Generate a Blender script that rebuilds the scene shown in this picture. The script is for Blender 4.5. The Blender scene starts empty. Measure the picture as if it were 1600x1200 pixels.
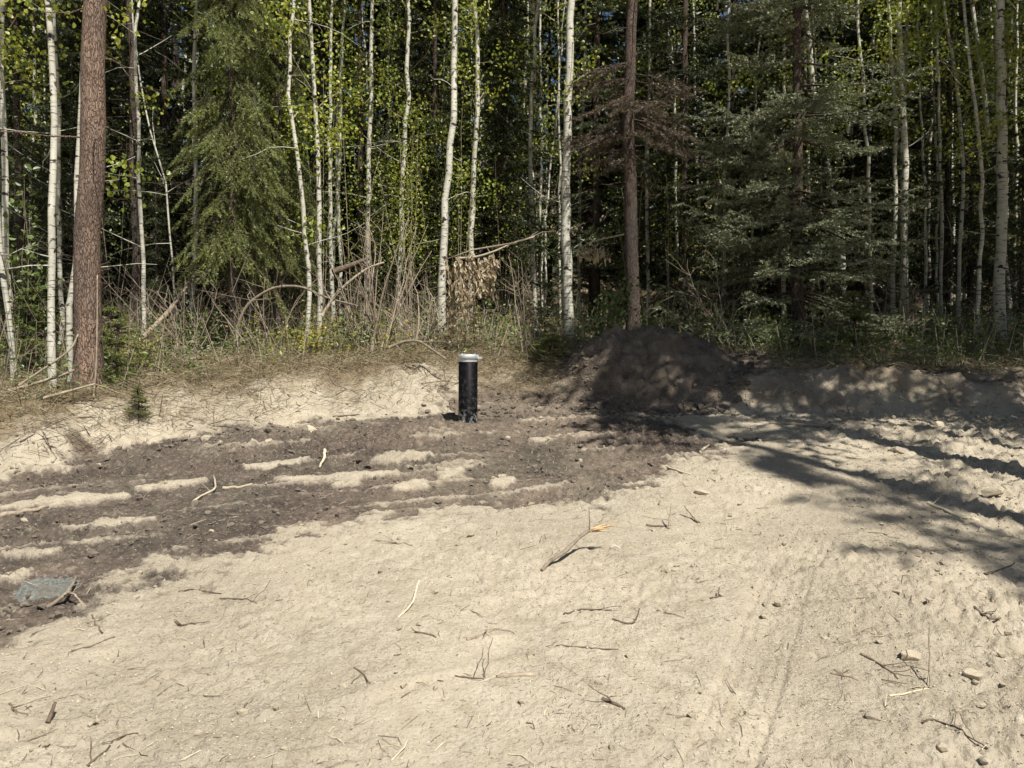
import bpy, math, random
import numpy as np
from mathutils import Vector

rng = np.random.default_rng(11)
random.seed(11)
SC = bpy.context.scene
COL = SC.collection
R = math.radians

# ------------------------------------------------------------------ camera
F = 1200.0                     # focal length in pixels of the 1600 wide photograph
EYE = 1.6
PITCH = math.atan(40 / F)
cam_d = bpy.data.cameras.new('camera')
cam_d.sensor_width = 36
cam_d.lens = 36 * F / 1600
cam_d.clip_end = 600
cam_d.clip_start = 0.05
cam = bpy.data.objects.new('camera', cam_d)
COL.objects.link(cam)
cam.location = (0, 0, EYE)
cam.rotation_euler = (math.pi / 2 - PITCH, 0, 0)
SC.camera = cam

# ------------------------------------------------------------------ sky, sun, exposure
SUN = Vector((0.205, -0.335, 0.585)).normalized()       # direction towards the sun
elev = math.asin(SUN.z)
w = bpy.data.worlds.new('World')
SC.world = w
w.use_nodes = True
nt = w.node_tree
sky = nt.nodes.new('ShaderNodeTexSky')
sky.sky_type = 'NISHITA'
sky.sun_disc = False
sky.sun_elevation = elev
sky.sun_rotation = math.atan2(SUN.x, SUN.y)
bg = nt.nodes['Background']
bg.inputs['Strength'].default_value = 0.05
nt.links.new(sky.outputs[0], bg.inputs['Color'])
sun_d = bpy.data.lights.new('sun', 'SUN')
sun_d.energy = 5.0
sun_d.angle = R(0.53)
sun_d.color = (1.0, 0.955, 0.885)
sun = bpy.data.objects.new('sun', sun_d)
COL.objects.link(sun)
sun.rotation_euler = (-SUN).to_track_quat('-Z', 'Y').to_euler()
SC.view_settings.view_transform = 'Standard'
SC.view_settings.look = 'None'
SC.view_settings.exposure = 0.48
SC.view_settings.gamma = 1.0
SC.render.engine = 'CYCLES'
SC.cycles.max_bounces = 3
SC.cycles.diffuse_bounces = 2
SC.cycles.transmission_bounces = 2
SC.cycles.transparent_max_bounces = 4
SC.cycles.use_adaptive_sampling = True
SC.cycles.adaptive_threshold = 0.022
SC.cycles.adaptive_min_samples = 12
SC.cycles.use_denoising = True
SC.cycles.denoiser = 'OPENIMAGEDENOISE'
SC.cycles.denoising_input_passes = 'RGB_ALBEDO_NORMAL'
SC.cycles.denoising_prefilter = 'ACCURATE'
SC.render.use_persistent_data = False

# ------------------------------------------------------------------ noise
_T = np.random.default_rng(3).random((256, 256)) * 2 * np.pi
_GX, _GY = np.cos(_T), np.sin(_T)
def pn(x, y, s=0):
    x = np.asarray(x, float) + s * 17.31
    y = np.asarray(y, float) + s * 9.77
    xi = np.floor(x); yi = np.floor(y)
    fx = x - xi; fy = y - yi
    xi = xi.astype(int); yi = yi.astype(int)
    u = fx * fx * fx * (fx * (fx * 6 - 15) + 10)
    v = fy * fy * fy * (fy * (fy * 6 - 15) + 10)
    def g(ax, ay, dx, dy):
        ax = ax & 255; ay = ay & 255
        return _GX[ax, ay] * dx + _GY[ax, ay] * dy
    a = g(xi, yi, fx, fy); b = g(xi + 1, yi, fx - 1, fy)
    c = g(xi, yi + 1, fx, fy - 1); d = g(xi + 1, yi + 1, fx - 1, fy - 1)
    return (a + u * (b - a)) + v * ((c + u * (d - c)) - (a + u * (b - a)))
def fbm(x, y, o=4, s=0, lac=2.03, gain=.5):
    t = 0; a = 1
    for k in range(o):
        t = t + a * pn(x * lac ** k, y * lac ** k, s + k)
        a *= gain
    return t
def sst(a, b, x):
    t = np.clip((x - a) / (b - a), 0, 1)
    return t * t * (3 - 2 * t)

# ------------------------------------------------------------------ terrain (world metres, slope rises away from the camera)
SL = 0.144
TOE_X = [-40, -9, -5.5, -3.6, -3.1, -1.9, -0.7, 0.1, 0.8, 2.2, 3.2, 5.0, 9, 40]
TOE_Y = [2.0, 3.2, 4.5, 5.35, 6.2, 7.1, 7.45, 7.6, 7.7, 7.35, 7.2, 7.15, 7.0, 6.0]
BW = ([-40, -3, -1, 0.3, 1.2, 3, 40], [1.0, 0.95, 0.8, 1.5, 1.0, 0.6, 0.7])
BH = ([-40, -3, -1, 0.3, 1.2, 3, 40], [.34, .34, .36, .28, .32, .31, .32])
def toe(x): return np.interp(x, TOE_X, TOE_Y)
def base_h(x, y):
    x = np.asarray(x, float); y = np.asarray(y, float)
    yy = np.where(y > 16, 16 + (y - 16) * 1.7, np.where(y < -2, -2 + (y + 2) * .4, y))
    z = SL * yy
    wob = .18 * fbm(x * .9, y * .3, 3, 40)
    d = y - toe(x) + wob
    bw = np.interp(x, *BW)
    z = z + np.interp(x, *BH) * sst(0, 1, d / bw)
    # heap of spoil on the right
    r1 = np.hypot((x - 1.62) / np.where(x < 1.62, 1.05, .85), (y - 8.55) / .95)
    r1 = r1 + .22 * fbm(x * 1.7, y * 1.7, 3, 6)
    m1 = np.clip(1 - r1, 0, 1); m1 = m1 * (1.45 - .45 * m1)
    z = z + .40 * m1 + .09 * sst(0, .3, m1) * fbm(x * 5, y * 5, 4, 8, gain=.6)
    r2 = np.hypot((x - 2.75) / .9, (y - 8.6) / .6)
    z = z + .10 * np.clip(1 - r2, 0, 1)
    r3 = np.hypot((x - .85) / .6, (y - 8.3) / .6)
    z = z + .20 * np.clip(1 - r3, 0, 1)
    return z
def ray(px, py):
    dx = (px - 800) / F; dz = -(py - 600) / F
    c, s = math.cos(PITCH), math.sin(PITCH)
    return np.array([dx, c + dz * s, dz * c - s])
def at(px, py, Y):
    d = ray(px, py)
    t = Y / d[1]
    return np.array([d[0] * t, Y, EYE + d[2] * t])
def gp0(px, py, hf=base_h):
    d = ray(px, py)
    t = np.geomspace(1.2, 40, 2500)
    diff = EYE + d[2] * t - hf(d[0] * t, d[1] * t)
    k = np.argmax(diff < 0)
    if diff[k] >= 0: k = len(t) - 1
    return np.array([d[0] * t[k], d[1] * t[k]])

MUD_PX = [(-160, 790), (0, 745), (100, 716), (200, 697), (330, 672), (420, 664), (520, 655), (620, 650), (690, 634), (760, 604), (850, 588),
          (900, 604), (1000, 645), (1060, 664), (1160, 688), (1110, 708), (1040, 735), (990, 752), (940, 772), (880, 782), (800, 776), (730, 786),
          (640, 798), (560, 802), (480, 812), (400, 836), (330, 853), (270, 878), (215, 905), (150, 946), (80, 970), (0, 998), (-160, 1040)]
MUD = np.array([gp0(*p) for p in MUD_PX])
def sdist(x, y, P):
    best = np.full(x.shape, 1e9); inside = np.zeros(x.shape, bool)
    n = len(P)
    for i in range(n):
        a = P[i]; b = P[(i + 1) % n]
        ex, ey = b - a
        wx, wy = x - a[0], y - a[1]
        t = np.clip((wx * ex + wy * ey) / (ex * ex + ey * ey), 0, 1)
        best = np.minimum(best, np.hypot(wx - ex * t, wy - ey * t))
        c = (a[1] > y) != (b[1] > y)
        with np.errstate(divide='ignore', invalid='ignore'):
            xx = (b[0] - a[0]) * (y - a[1]) / (b[1] - a[1]) + a[0]
        inside ^= c & (x < xx)
    return np.where(inside, best, -best)
DRY_PX = [((5, 790), (195, 770), 22), ((215, 759), (320, 748), 14), ((5, 868), (95, 861), 9), ((100, 831), (240, 812), 15), ((385, 729), (480, 716), 12),
          ((430, 750), (620, 733), 10), ((580, 718), (668, 710), 14), ((525, 753), (560, 742), 16), ((620, 756), (665, 744), 15), ((690, 740), (718, 730), 17),
          ((770, 750), (800, 742), 15), ((830, 690), (860, 688), 7), ((0, 905), (50, 890), 20)]
DRY = []
for a, b, wd in DRY_PX:
    A, B = gp0(*a), gp0(*b)
    m = ((a[0] + b[0]) / 2, (a[1] + b[1]) / 2)
    r = abs(gp0(m[0], m[1] - wd / 2)[1] - gp0(m[0], m[1] + wd / 2)[1]) / 2
    DRY.append((A, B, r * .65))
TRACK_A, TRACK_B = gp0(1285, 820), gp0(1085, 1240)
def masks(x, y):
    sd = sdist(x, y, MUD)
    n1 = fbm(x * 2.2, y * 2.2, 4, 60)
    mud = sst(-.20, .16, sd + .36 * n1 + .22 * fbm(x * 8, y * 8, 4, 61, gain=.6))
    dry = np.zeros_like(x)
    for A, B, r in DRY:
        ex, ey = B - A
        t = np.clip(((x - A[0]) * ex + (y - A[1]) * ey) / (ex * ex + ey * ey), 0, 1)
        d = np.hypot(x - A[0] - ex * t, y - A[1] - ey * t)
        d = d / (r * (.25 + .85 * np.sin(np.pi * np.clip(t, .04, .96))))
        dry = np.maximum(dry, sst(2.0, .3, d + 1.1 * fbm((x + .3 * y) * 1.5, (y - .32 * x) * 10, 4, 70) + .5 * fbm(x * 11, y * 11, 3, 71)))
    streak = fbm((x + y * .3) * .7, (y - .32 * x) * 8, 4, 73)
    dry = np.maximum(dry, .62 * sst(.22, .55, streak) * sst(5.4, 6.2, 7.6 - .3 * x - y * .2) )
    mud = mud * (1 - dry)
    return mud, dry, sd
def H(x, y, full=False):
    x = np.asarray(x, float); y = np.asarray(y, float)
    shp = x.shape
    x = np.atleast_1d(x); y = np.atleast_1d(y)
    z = base_h(x, y)
    mud, dry, sd = masks(x, y)
    near = sst(17, 12, y)
    rough = .6 + 1.2 * sst(.5, 2.0, x - .15 * y) * sst(1.2, 2.4, y) + 1.3 * sst(-.2, .4, sd) * sst(3.6, 4.6, y) * (1 - .75 * dry) + 1.1 * sst(1.2, .8, np.hypot((x - 1.62) / 1.1, (y - 8.45) / 1.0))
    wood = sst(.5, 1.3, y - toe(x))
    z = z + .05 * fbm(x * .55, y * .55, 2, 10) + .016 * fbm(x * 1.7, y * 1.7, 3, 12)
    # blade scrape lines running away to the right
    u = x * .80 - y * .60
    z = z + .005 * fbm(u * 9, (x * .6 + y * .8) * 1.1, 3, 15) * (1 - wood)
    # clods
    cl = np.abs(fbm(x * 7, y * 7, 4, 20, gain=.6))
    rough = rough * (.35 + 1.1 * sst(-.35, .4, fbm(x * .8, y * .8, 3, 28)))
    z = z + .024 * rough * cl * near
    z = z + .013 * rough * fbm(x * 26, y * 26, 3, 25, gain=.62) * near
    # lumpy ridges thrown up on the right, between the bank and the open ground
    rid = sst(2.0, 3.0, x) * sst(4.6, 5.4, y) * sst(7.3, 6.6, y)
    z = z + rid * (.10 * np.abs(fbm(x * .8, y * 2.0, 3, 31)) + .05 * np.abs(fbm(x * 4, y * 5, 3, 33)))
    # spoil lumps on banks
    bk = sst(-.2, .1, y - toe(x)) * sst(1.6, .9, y - toe(x))
    z = z + bk * .06 * fbm(x * 3.2, y * 3.2, 4, 36) + bk * sst(2.0, 2.8, x) * (.10 * fbm(x * 1.6, y * 2.2, 3, 37) + .05 * np.abs(fbm(x * 8, y * 8, 3, 38)))
    # the muddy strip: ruts
    v = y - (5.75 + .32 * x)
    z = z - .03 * mud + .014 * dry * (1 + .8 * fbm(x * 6, y * 9, 3, 72)) + .018 * mud * fbm(x * .7, v * 6, 3, 44)
    # clods beside the pipe
    rc = np.hypot((x + .62) / .55, (y - 6.72) / .32)
    z = z + np.clip(1 - rc, 0, 1) * (.07 + .10 * np.abs(fbm(x * 8, y * 8, 3, 51)))
    rc = np.hypot((x + 1.65) / .16, (y - 5.45) / .18)
    z = z + np.clip(1 - rc, 0, 1) * .10
    # a small burrow in the bank
    rh = np.hypot((x + 1.06) / .085, (y - 8.02) / .10)
    z = z - .14 * np.clip(1.25 - rh, 0, 1)
    # tyre print
    e = TRACK_B - TRACK_A; L = np.hypot(*e); e = e / L
    s_ = (x - TRACK_A[0]) * e[0] + (y - TRACK_A[1]) * e[1]
    q_ = (x - TRACK_A[0]) * -e[1] + (y - TRACK_A[1]) * e[0] + .03 * np.sin(s_ * 2)
    tr = sst(.12, .10, np.abs(q_)) * sst(-.1, .3, s_) * sst(L + .1, L - .3, s_) * (.55 + .45 * sst(-.2, .2, pn(x * 3, y * 3, 88)))
    z = z - tr * (.009 + .005 * (np.sin(np.abs(q_) * 2 * np.pi / .045) > .3) + .006 * (np.sin((s_ + np.abs(q_) * .6) * 2 * np.pi / .05) > .2))
    if full:
        return z.reshape(shp), mud, dry, sd
    return z.reshape(shp)
def Hs(x, y): return float(H(np.array([x]), np.array([y]))[0])
def gp(px, py):
    c = gp0(px, py); d = ray(px, py); t0 = c[1] / d[1]
    t = np.linspace(t0 * .86, t0 * 1.12, 260)
    diff = EYE + d[2] * t - H(d[0] * t, d[1] * t)
    k = np.argmax(diff < 0)
    if diff[k] >= 0: k = 140
    return np.array([d[0] * t[k], d[1] * t[k]])

# ------------------------------------------------------------------ mesh helpers
class MB:
    """collects vertices and polygons (numpy) and links them as one mesh object"""
    def __init__(s): s.v = []; s.f = []; s.m = []; s.n = 0
    def add(s, V, Fc, mi=0):
        V = np.asarray(V, np.float32).reshape(-1, 3); Fc = np.asarray(Fc, np.int64)
        s.v.append(V); s.f.append(Fc + s.n); s.m.append(np.full(len(Fc), mi)); s.n += len(V)
    def mesh(s, name, mats, smooth=True):
        me = bpy.data.meshes.new(name)
        V = np.concatenate(s.v)
        me.vertices.add(len(V)); me.vertices.foreach_set('co', V.ravel())
        loops = np.concatenate([f.ravel() for f in s.f])
        tot = np.concatenate([np.full(len(f), f.shape[1]) for f in s.f])
        st = np.concatenate([[0], np.cumsum(tot)[:-1]])
        me.loops.add(len(loops)); me.loops.foreach_set('vertex_index', loops.astype(np.int32))
        me.polygons.add(len(tot)); me.polygons.foreach_set('loop_start', st.astype(np.int32))
        me.polygons.foreach_set('loop_total', tot.astype(np.int32))
        me.polygons.foreach_set('material_index', np.concatenate(s.m).astype(np.int32))
        me.polygons.foreach_set('use_smooth', np.full(len(tot), smooth))
        for m in (mats if isinstance(mats, (list, tuple)) else [mats]): me.materials.append(m)
        me.update(calc_edges=True); me.validate()
        return me
    def tube(s, P, rad, sides=6, mi=0, cap=True):
        P = np.asarray(P, float); n = len(P)
        rad = np.broadcast_to(np.asarray(rad, float), (n,))
        T = np.gradient(P, axis=0); T /= np.linalg.norm(T, axis=1)[:, None] + 1e-9
        ref = np.array([0, 0, 1.]) if abs(T[:, 2]).mean() < .8 else np.array([1., 0, 0])
        A = np.cross(T, ref); A /= np.linalg.norm(A, axis=1)[:, None] + 1e-9
        B = np.cross(T, A)
        th = np.arange(sides) * 2 * np.pi / sides
        V = P[:, None] + rad[:, None, None] * (np.cos(th)[None, :, None] * A[:, None] + np.sin(th)[None, :, None] * B[:, None])
        i = np.arange(n - 1)[:, None] * sides; j = np.arange(sides)[None]; k = (j + 1) % sides
        Q = np.stack([i + j, i + k, i + sides + k, i + sides + j], -1).reshape(-1, 4)
        s.add(V.reshape(-1, 3), Q, mi)
        if cap:
            b = s.n - n * sides
            for o in (0, (n - 1) * sides):
                s.f.append((b + o + np.arange(sides))[None]); s.m.append(np.array([mi]))
    def tubes3(s, A, B, ra, rb, mi=0):
        """many straight three-sided twigs at once"""
        A = np.asarray(A, float); B = np.asarray(B, float); N = len(A)
        T = B - A; T /= np.linalg.norm(T, axis=1)[:, None] + 1e-9
        ref = np.where(np.abs(T[:, 2:3]) < .8, np.array([[0, 0, 1.]]), np.array([[1., 0, 0]]))
        U = np.cross(T, ref); U /= np.linalg.norm(U, axis=1)[:, None] + 1e-9
        W = np.cross(T, U)
        ra = np.broadcast_to(ra, (N,))[:, None]; rb = np.broadcast_to(rb, (N,))[:, None]
        V = []
        for C, r in ((A, ra), (B, rb)):
            for k in range(3):
                t = k * 2 * np.pi / 3
                V.append(C + r * (math.cos(t) * U + math.sin(t) * W))
        V = np.stack(V, 1).reshape(-1, 3)
        o = np.arange(N)[:, None] * 6
        Q = np.concatenate([o + np.array([[0, 1, 4, 3]]), o + np.array([[1, 2, 5, 4]]), o + np.array([[2, 0, 3, 5]])])
        s.add(V, Q, mi)
    def needles(s, P, D, L, wd, mi=0):
        """one slim triangle for each needle"""
        N = len(P)
        rnd = rng.normal(size=(N, 3)); S = np.cross(D, rnd); S /= np.linalg.norm(S, axis=1)[:, None] + 1e-9
        L = np.broadcast_to(L, (N,))[:, None]; wd = np.broadcast_to(wd, (N,))[:, None]
        V = np.stack([P - S * wd / 2, P + S * wd / 2, P + D * L], 1).reshape(-1, 3)
        s.add(V, np.arange(N * 3).reshape(-1, 3), mi)
    def leaves(s, P, D, L, wd, mi=0, up=None):
        """leaf blades: six-cornered, slightly folded along the midrib"""
        N = len(P)
        D = D / (np.linalg.norm(D, axis=1)[:, None] + 1e-9)
        nrm = rng.normal(size=(N, 3)) if up is None else up
        S = np.cross(D, nrm); S /= np.linalg.norm(S, axis=1)[:, None] + 1e-9
        U = np.cross(S, D)
        L = np.broadcast_to(L, (N,))[:, None]; wd = np.broadcast_to(wd, (N,))[:, None]
        f = wd * .18
        V = np.stack([P, P + D * L * .35 + S * wd * .5 + U * f, P + D * L * .75 + S * wd * .36 + U * f, P + D * L,
                      P + D * L * .75 - S * wd * .36 + U * f, P + D * L * .35 - S * wd * .5 + U * f], 1).reshape(-1, 3)
        o = np.arange(N)[:, None] * 6
        s.add(V, np.concatenate([o + np.array([[0, 1, 2, 3]]), o + np.array([[0, 3, 4, 5]])]), mi)
def link(name, me, parent=None, loc=None):
    o = bpy.data.objects.new(name, me)
    COL.objects.link(o)
    if parent: o.parent = parent
    if loc is not None: o.location = loc
    return o
def empty(name, loc):
    o = bpy.data.objects.new(name, None); COL.objects.link(o)
    o.location = loc; o.empty_display_size = .2
    return o
def tag(o, label=None, cat=None, group=None, kind=None):
    if label: o['label'] = label
    if cat: o['category'] = cat
    if group: o['group'] = group
    if kind: o['kind'] = kind
    return o
def unit(V): return V / (np.linalg.norm(V, axis=-1, keepdims=True) + 1e-9)

# ------------------------------------------------------------------ materials
class NT:
    def __init__(s, name):
        s.m = bpy.data.materials.new(name); s.m.use_nodes = True
        s.t = s.m.node_tree; s.b = s.t.nodes['Principled BSDF']; s.out = s.t.nodes['Material Output']
    def n(s, typ, **kw):
        k = s.t.nodes.new('ShaderNode' + typ)
        for a, v in kw.items():
            if a.startswith('i_'):
                nm = a[2:].replace('_', ' ')
                k.inputs[int(nm) if nm.isdigit() else nm].default_value = v
            else: setattr(k, a, v)
        return k
    def l(s, a, b): s.t.links.new(a, b)
    def coord(s, which='Object', scale=(1, 1, 1)):
        c = s.n('TexCoord'); mp = s.n('Mapping'); mp.inputs['Scale'].default_value = scale
        s.l(c.outputs[which], mp.inputs['Vector']); return mp.outputs[0]
    def noise(s, vec, scale, detail=4, rough=.55):
        k = s.n('TexNoise'); k.inputs['Scale'].default_value = scale; k.inputs['Detail'].default_value = detail
        k.inputs['Roughness'].default_value = rough
        if vec is not None: s.l(vec, k.inputs['Vector'])
        return k.outputs['Fac']
    def ramp(s, fac, stops):
        k = s.n('ValToRGB'); e = k.color_ramp.elements
        while len(e) < len(stops): e.new(.5)
        for el, (p, c) in zip(e, stops): el.position = p; el.color = c if len(c) == 4 else (*c, 1)
        s.l(fac, k.inputs[0]); return k.outputs[0]
    def mix(s, fac, a, b, typ='MIX'):
        k = s.n('MixRGB', blend_type=typ)
        for v, i in ((fac, 0), (a, 1), (b, 2)):
            if isinstance(v, (int, float)): k.inputs[i].default_value = v
            elif isinstance(v, tuple): k.inputs[i].default_value = v if len(v) == 4 else (*v, 1)
            else: s.l(v, k.inputs[i])
        return k.outputs[0]
    def math(s, op, a, b=0.0):
        k = s.n('Math', operation=op)
        for v, i in ((a, 0), (b, 1)):
            if isinstance(v, (int, float)): k.inputs[i].default_value = v
            else: s.l(v, k.inputs[i])
        return k.outputs[0]
    def bump(s, h, strength, dist):
        k = s.n('Bump'); k.inputs['Strength'].default_value = strength; k.inputs['Distance'].default_value = dist
        s.l(h, k.inputs['Height']); s.l(k.outputs[0], s.b.inputs['Normal']); return k
    def col(s, c):
        if isinstance(c, tuple): s.b.inputs['Base Color'].default_value = (*c[:3], 1)
        else: s.l(c, s.b.inputs['Base Color'])
    def rough(s, v): s.b.inputs['Roughness'].default_value = v
    def spec(s, v): s.b.inputs['Specular IOR Level'].default_value = v

def mat_ground():
    k = NT('ground_soil'); P = k.coord('Object')
    am = k.n('Attribute', attribute_name='mud').outputs['Fac']
    aw = k.n('Attribute', attribute_name='wood').outputs['Fac']
    big = k.noise(P, .7, 5, .6); mid = k.noise(P, 9, 6, .65); fine = k.noise(P, 70, 4, .7)
    tan = k.ramp(mid, [(.25, (.36, .305, .215)), (.5, (.465, .405, .305)), (.75, (.54, .48, .37))])
    tan = k.mix(k.math('MULTIPLY', k.ramp(big, [(.42, (0, 0, 0)), (.62, (1, 1, 1))]), .6), tan, (.39, .335, .25))
    sp = k.ramp(fine, [(.32, (.50, .47, .44)), (.44, (1, 1, 1)), (.66, (1.0, 1.0, 1.0)), (.78, (1.16, 1.15, 1.13))])
    tan = k.mix(.8, tan, sp, 'MULTIPLY')
    m1 = k.noise(P, 3.0, 6, .7); m2 = k.noise(P, 38, 4, .7)
    mud = k.ramp(m1, [(.3, (.086, .074, .056)), (.5, (.145, .121, .090)), (.72, (.22, .184, .134))])
    mud = k.mix(k.ramp(k.noise(P, .55, 2, .5), [(.44, (0, 0, 0)), (.56, (.8, .8, .8))]), mud, k.mix(1.0, mud, (.66, .66, .70), 'MULTIPLY'))
    mud = k.mix(.75, mud, k.ramp(k.noise(P, 16, 5, .7), [(.34, (.55, .55, .55)), (.5, (1, 1, 1)), (.66, (1.5, 1.45, 1.4))]), 'MULTIPLY')
    mud = k.mix(k.math('MULTIPLY', k.ramp(m2, [(.54, (0, 0, 0)), (.66, (1, 1, 1))]), .6), mud, (.34, .28, .23))
    mud = k.mix(k.ramp(k.noise(P, 1.3, 3, .5), [(.42, (0, 0, 0)), (.6, (.7, .7, .7))]), mud, k.mix(1.0, mud, (1.0, .92, .94), 'MULTIPLY'))
    wood = k.ramp(k.noise(P, 14, 6, .7), [(.3, (.09, .065, .04)), (.5, (.19, .145, .09)), (.7, (.30, .24, .15))])
    edge = k.math('ADD', am, k.math('MULTIPLY', k.math('SUBTRACT', k.noise(P, 12, 7, .8), .5), 2.0))
    edge = k.ramp(edge, [(.18, (0, 0, 0)), (.78, (1, 1, 1))])
    c = k.mix(edge, tan, mud)
    asp = k.n('Attribute', attribute_name='spoil').outputs['Fac']
    spo = k.ramp(k.noise(P, 6, 7, .75), [(.3, (.09, .071, .053)), (.5, (.165, .132, .10)), (.7, (.26, .212, .16))])
    c = k.mix(asp, c, spo)
    c = k.mix(aw, c, wood)
    k.col(c); k.spec(.15)
    rr = k.mix(edge, (.95, .95, .95), (.72, .72, .72)); k.l(rr, k.b.inputs['Roughness'])
    h = k.math('ADD', k.math('MULTIPLY', k.noise(P, 45, 7, .72), 1.0), k.math('MULTIPLY', k.noise(P, 150, 3, .6), .35))
    vo = k.n('TexVoronoi'); vo.inputs['Scale'].default_value = 55; k.l(P, vo.inputs['Vector'])
    h = k.math('SUBTRACT', h, k.math('MULTIPLY', vo.outputs['Distance'], .35))
    mp = k.n('Mapping'); mp.inputs['Rotation'].default_value = (0, 0, R(37)); mp.inputs['Scale'].default_value = (26, 2.2, 3)
    k.l(k.coord('Object'), mp.inputs['Vector'])
    h = k.math('ADD', h, k.math('MULTIPLY', k.noise(mp.outputs[0], 1, 4, .6), .5))
    bp = k.bump(h, .9, .020)
    k.l(k.math('ADD', k.math('MULTIPLY', k.ramp(k.noise(P, 1.1, 4, .6), [(.34, (0, 0, 0)), (.66, (1, 1, 1))]), 0.42), .58), bp.inputs['Strength'])
    return k.m
def mat_aspen():
    k = NT('aspen_bark')
    P = k.coord('Object')
    P2 = k.coord('Object', (7, 7, 60)); P3 = k.coord('Object', (9, 9, 16))
    rnd = k.n('ObjectInfo').outputs['Random']
    base = k.ramp(k.noise(P, 5, 5, .6), [(.3, (.42, .40, .32)), (.55, (.60, .58, .49)), (.75, (.68, .66, .58))])
    base = k.mix(k.math('MULTIPLY', rnd, .55), base, (.38, .37, .29))
    dash = k.ramp(k.noise(P2, 1, 3, .6), [(.57, (0, 0, 0)), (.64, (1, 1, 1))])
    c = k.mix(k.math('MULTIPLY', dash, .85), base, (.085, .075, .06))
    eye = k.ramp(k.noise(P3, 1.0, 2, .5), [(.62, (0, 0, 0)), (.66, (1, 1, 1))])
    c = k.mix(eye, c, (.045, .04, .035))
    k.col(c); k.rough(.75); k.spec(.2)
    k.bump(k.noise(P2, 1, 4, .6), .3, .01)
    return k.m
def mat_pine_bark(name='pine_bark', a=(.08, .055, .042), b=(.195, .143, .115), c=(.33, .255, .203)):
    k = NT(name)
    P = k.coord('Object', (1, 1, .22))
    vo = k.n('TexVoronoi', feature='DISTANCE_TO_EDGE'); vo.inputs['Scale'].default_value = 75
    wr = k.n('VectorMath', operation='ADD')
    nz = k.n('TexNoise'); nz.inputs['Scale'].default_value = 22; k.l(P, nz.inputs['Vector'])
    sc = k.n('VectorMath', operation='SCALE'); sc.inputs['Scale'].default_value = .06; k.l(nz.outputs['Color'], sc.inputs[0])
    k.l(P, wr.inputs[0]); k.l(sc.outputs[0], wr.inputs[1]); k.l(wr.outputs[0], vo.inputs['Vector'])
    pl = k.ramp(vo.outputs['Distance'], [(.0, (0, 0, 0)), (.16, (1, 1, 1))])
    col = k.ramp(k.noise(P, 16, 6, .7), [(.3, b), (.7, c)])
    col = k.mix(.8, col, k.ramp(k.noise(k.coord('Object', (5, 5, .9)), 1, 4, .6), [(.35, (.60, .63, .66)), (.65, (1.25, 1.12, 1.0))]), 'MULTIPLY')
    k.col(k.mix(pl, a, col)); k.rough(.9); k.spec(.1)
    k.bump(k.math('ADD', pl, k.noise(P, 60, 4, .7)), .7, .012)
    return k.m
def mat_leafy(name, c0, c1, c2, trans=.3, scale=3.0, dead=None):
    k = NT(name)
    P = k.coord('Object')
    rnd = k.n('ObjectInfo').outputs['Random']
    gi = k.n('NewGeometry').outputs['Random Per Island']
    f = k.math('ADD', k.math('MULTIPLY', k.noise(P, scale, 3, .6), .6), k.math('MULTIPLY', gi, .4))
    c = k.ramp(f, [(.3, c0), (.5, c1), (.72, c2)])
    if dead:
        c = k.mix(k.ramp(k.noise(P, 1.6, 2, .5), [(.58, (0, 0, 0)), (.66, (1, 1, 1))]), c, dead)
    hs = k.n('HueSaturation'); k.l(c, hs.inputs['Color'])
    k.l(k.math('ADD', k.math('MULTIPLY', rnd, .35), .82), hs.inputs['Value'])
    d = k.n('BsdfDiffuse'); k.l(hs.outputs[0], d.inputs[0])
    t = k.n('BsdfTranslucent'); k.l(hs.outputs[0], t.inputs[0])
    g = k.n('BsdfGlossy'); g.inputs['Roughness'].default_value = .45; g.inputs['Color'].default_value = (.8, .85, .9, 1)
    mx = k.n('MixShader'); mx.inputs[0].default_value = trans; k.l(d.outputs[0], mx.inputs[1]); k.l(t.outputs[0], mx.inputs[2])
    m2 = k.n('MixShader'); m2.inputs[0].default_value = .04; k.l(mx.outputs[0], m2.inputs[1]); k.l(g.outputs[0], m2.inputs[2])
    k.l(m2.outputs[0], k.out.inputs[0])
    return k.m
def mat_wood(name, a, b, scale=30, rough=.85):
    k = NT(name); P = k.coord('Object')
    rnd = k.n('ObjectInfo').outputs['Random']
    c = k.ramp(k.noise(P, scale, 5, .65), [(.3, a), (.7, b)])
    hs = k.n('HueSaturation'); k.l(c, hs.inputs['Color']); k.l(k.math('ADD', k.math('MULTIPLY', rnd, .5), .75), hs.inputs['Value'])
    k.col(hs.outputs[0]); k.rough(rough); k.spec(.15)
    k.bump(k.noise(P, scale * 2.5, 4, .7), .5, .006)
    return k.m
def mat_stone(name, a, b):
    k = NT(name); P = k.coord('Object')
    rnd = k.n('ObjectInfo').outputs['Random']
    c = k.ramp(k.noise(P, 12, 6, .7), [(.3, a), (.7, b)])
    hs = k.n('HueSaturation'); k.l(c, hs.inputs['Color']); k.l(k.math('ADD', k.math('MULTIPLY', rnd, .4), .8), hs.inputs['Value'])
    k.col(hs.outputs[0]); k.rough(.92); k.spec(.15)
    k.bump(k.noise(P, 9, 6, .7), .35, .05)
    return k.m
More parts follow.
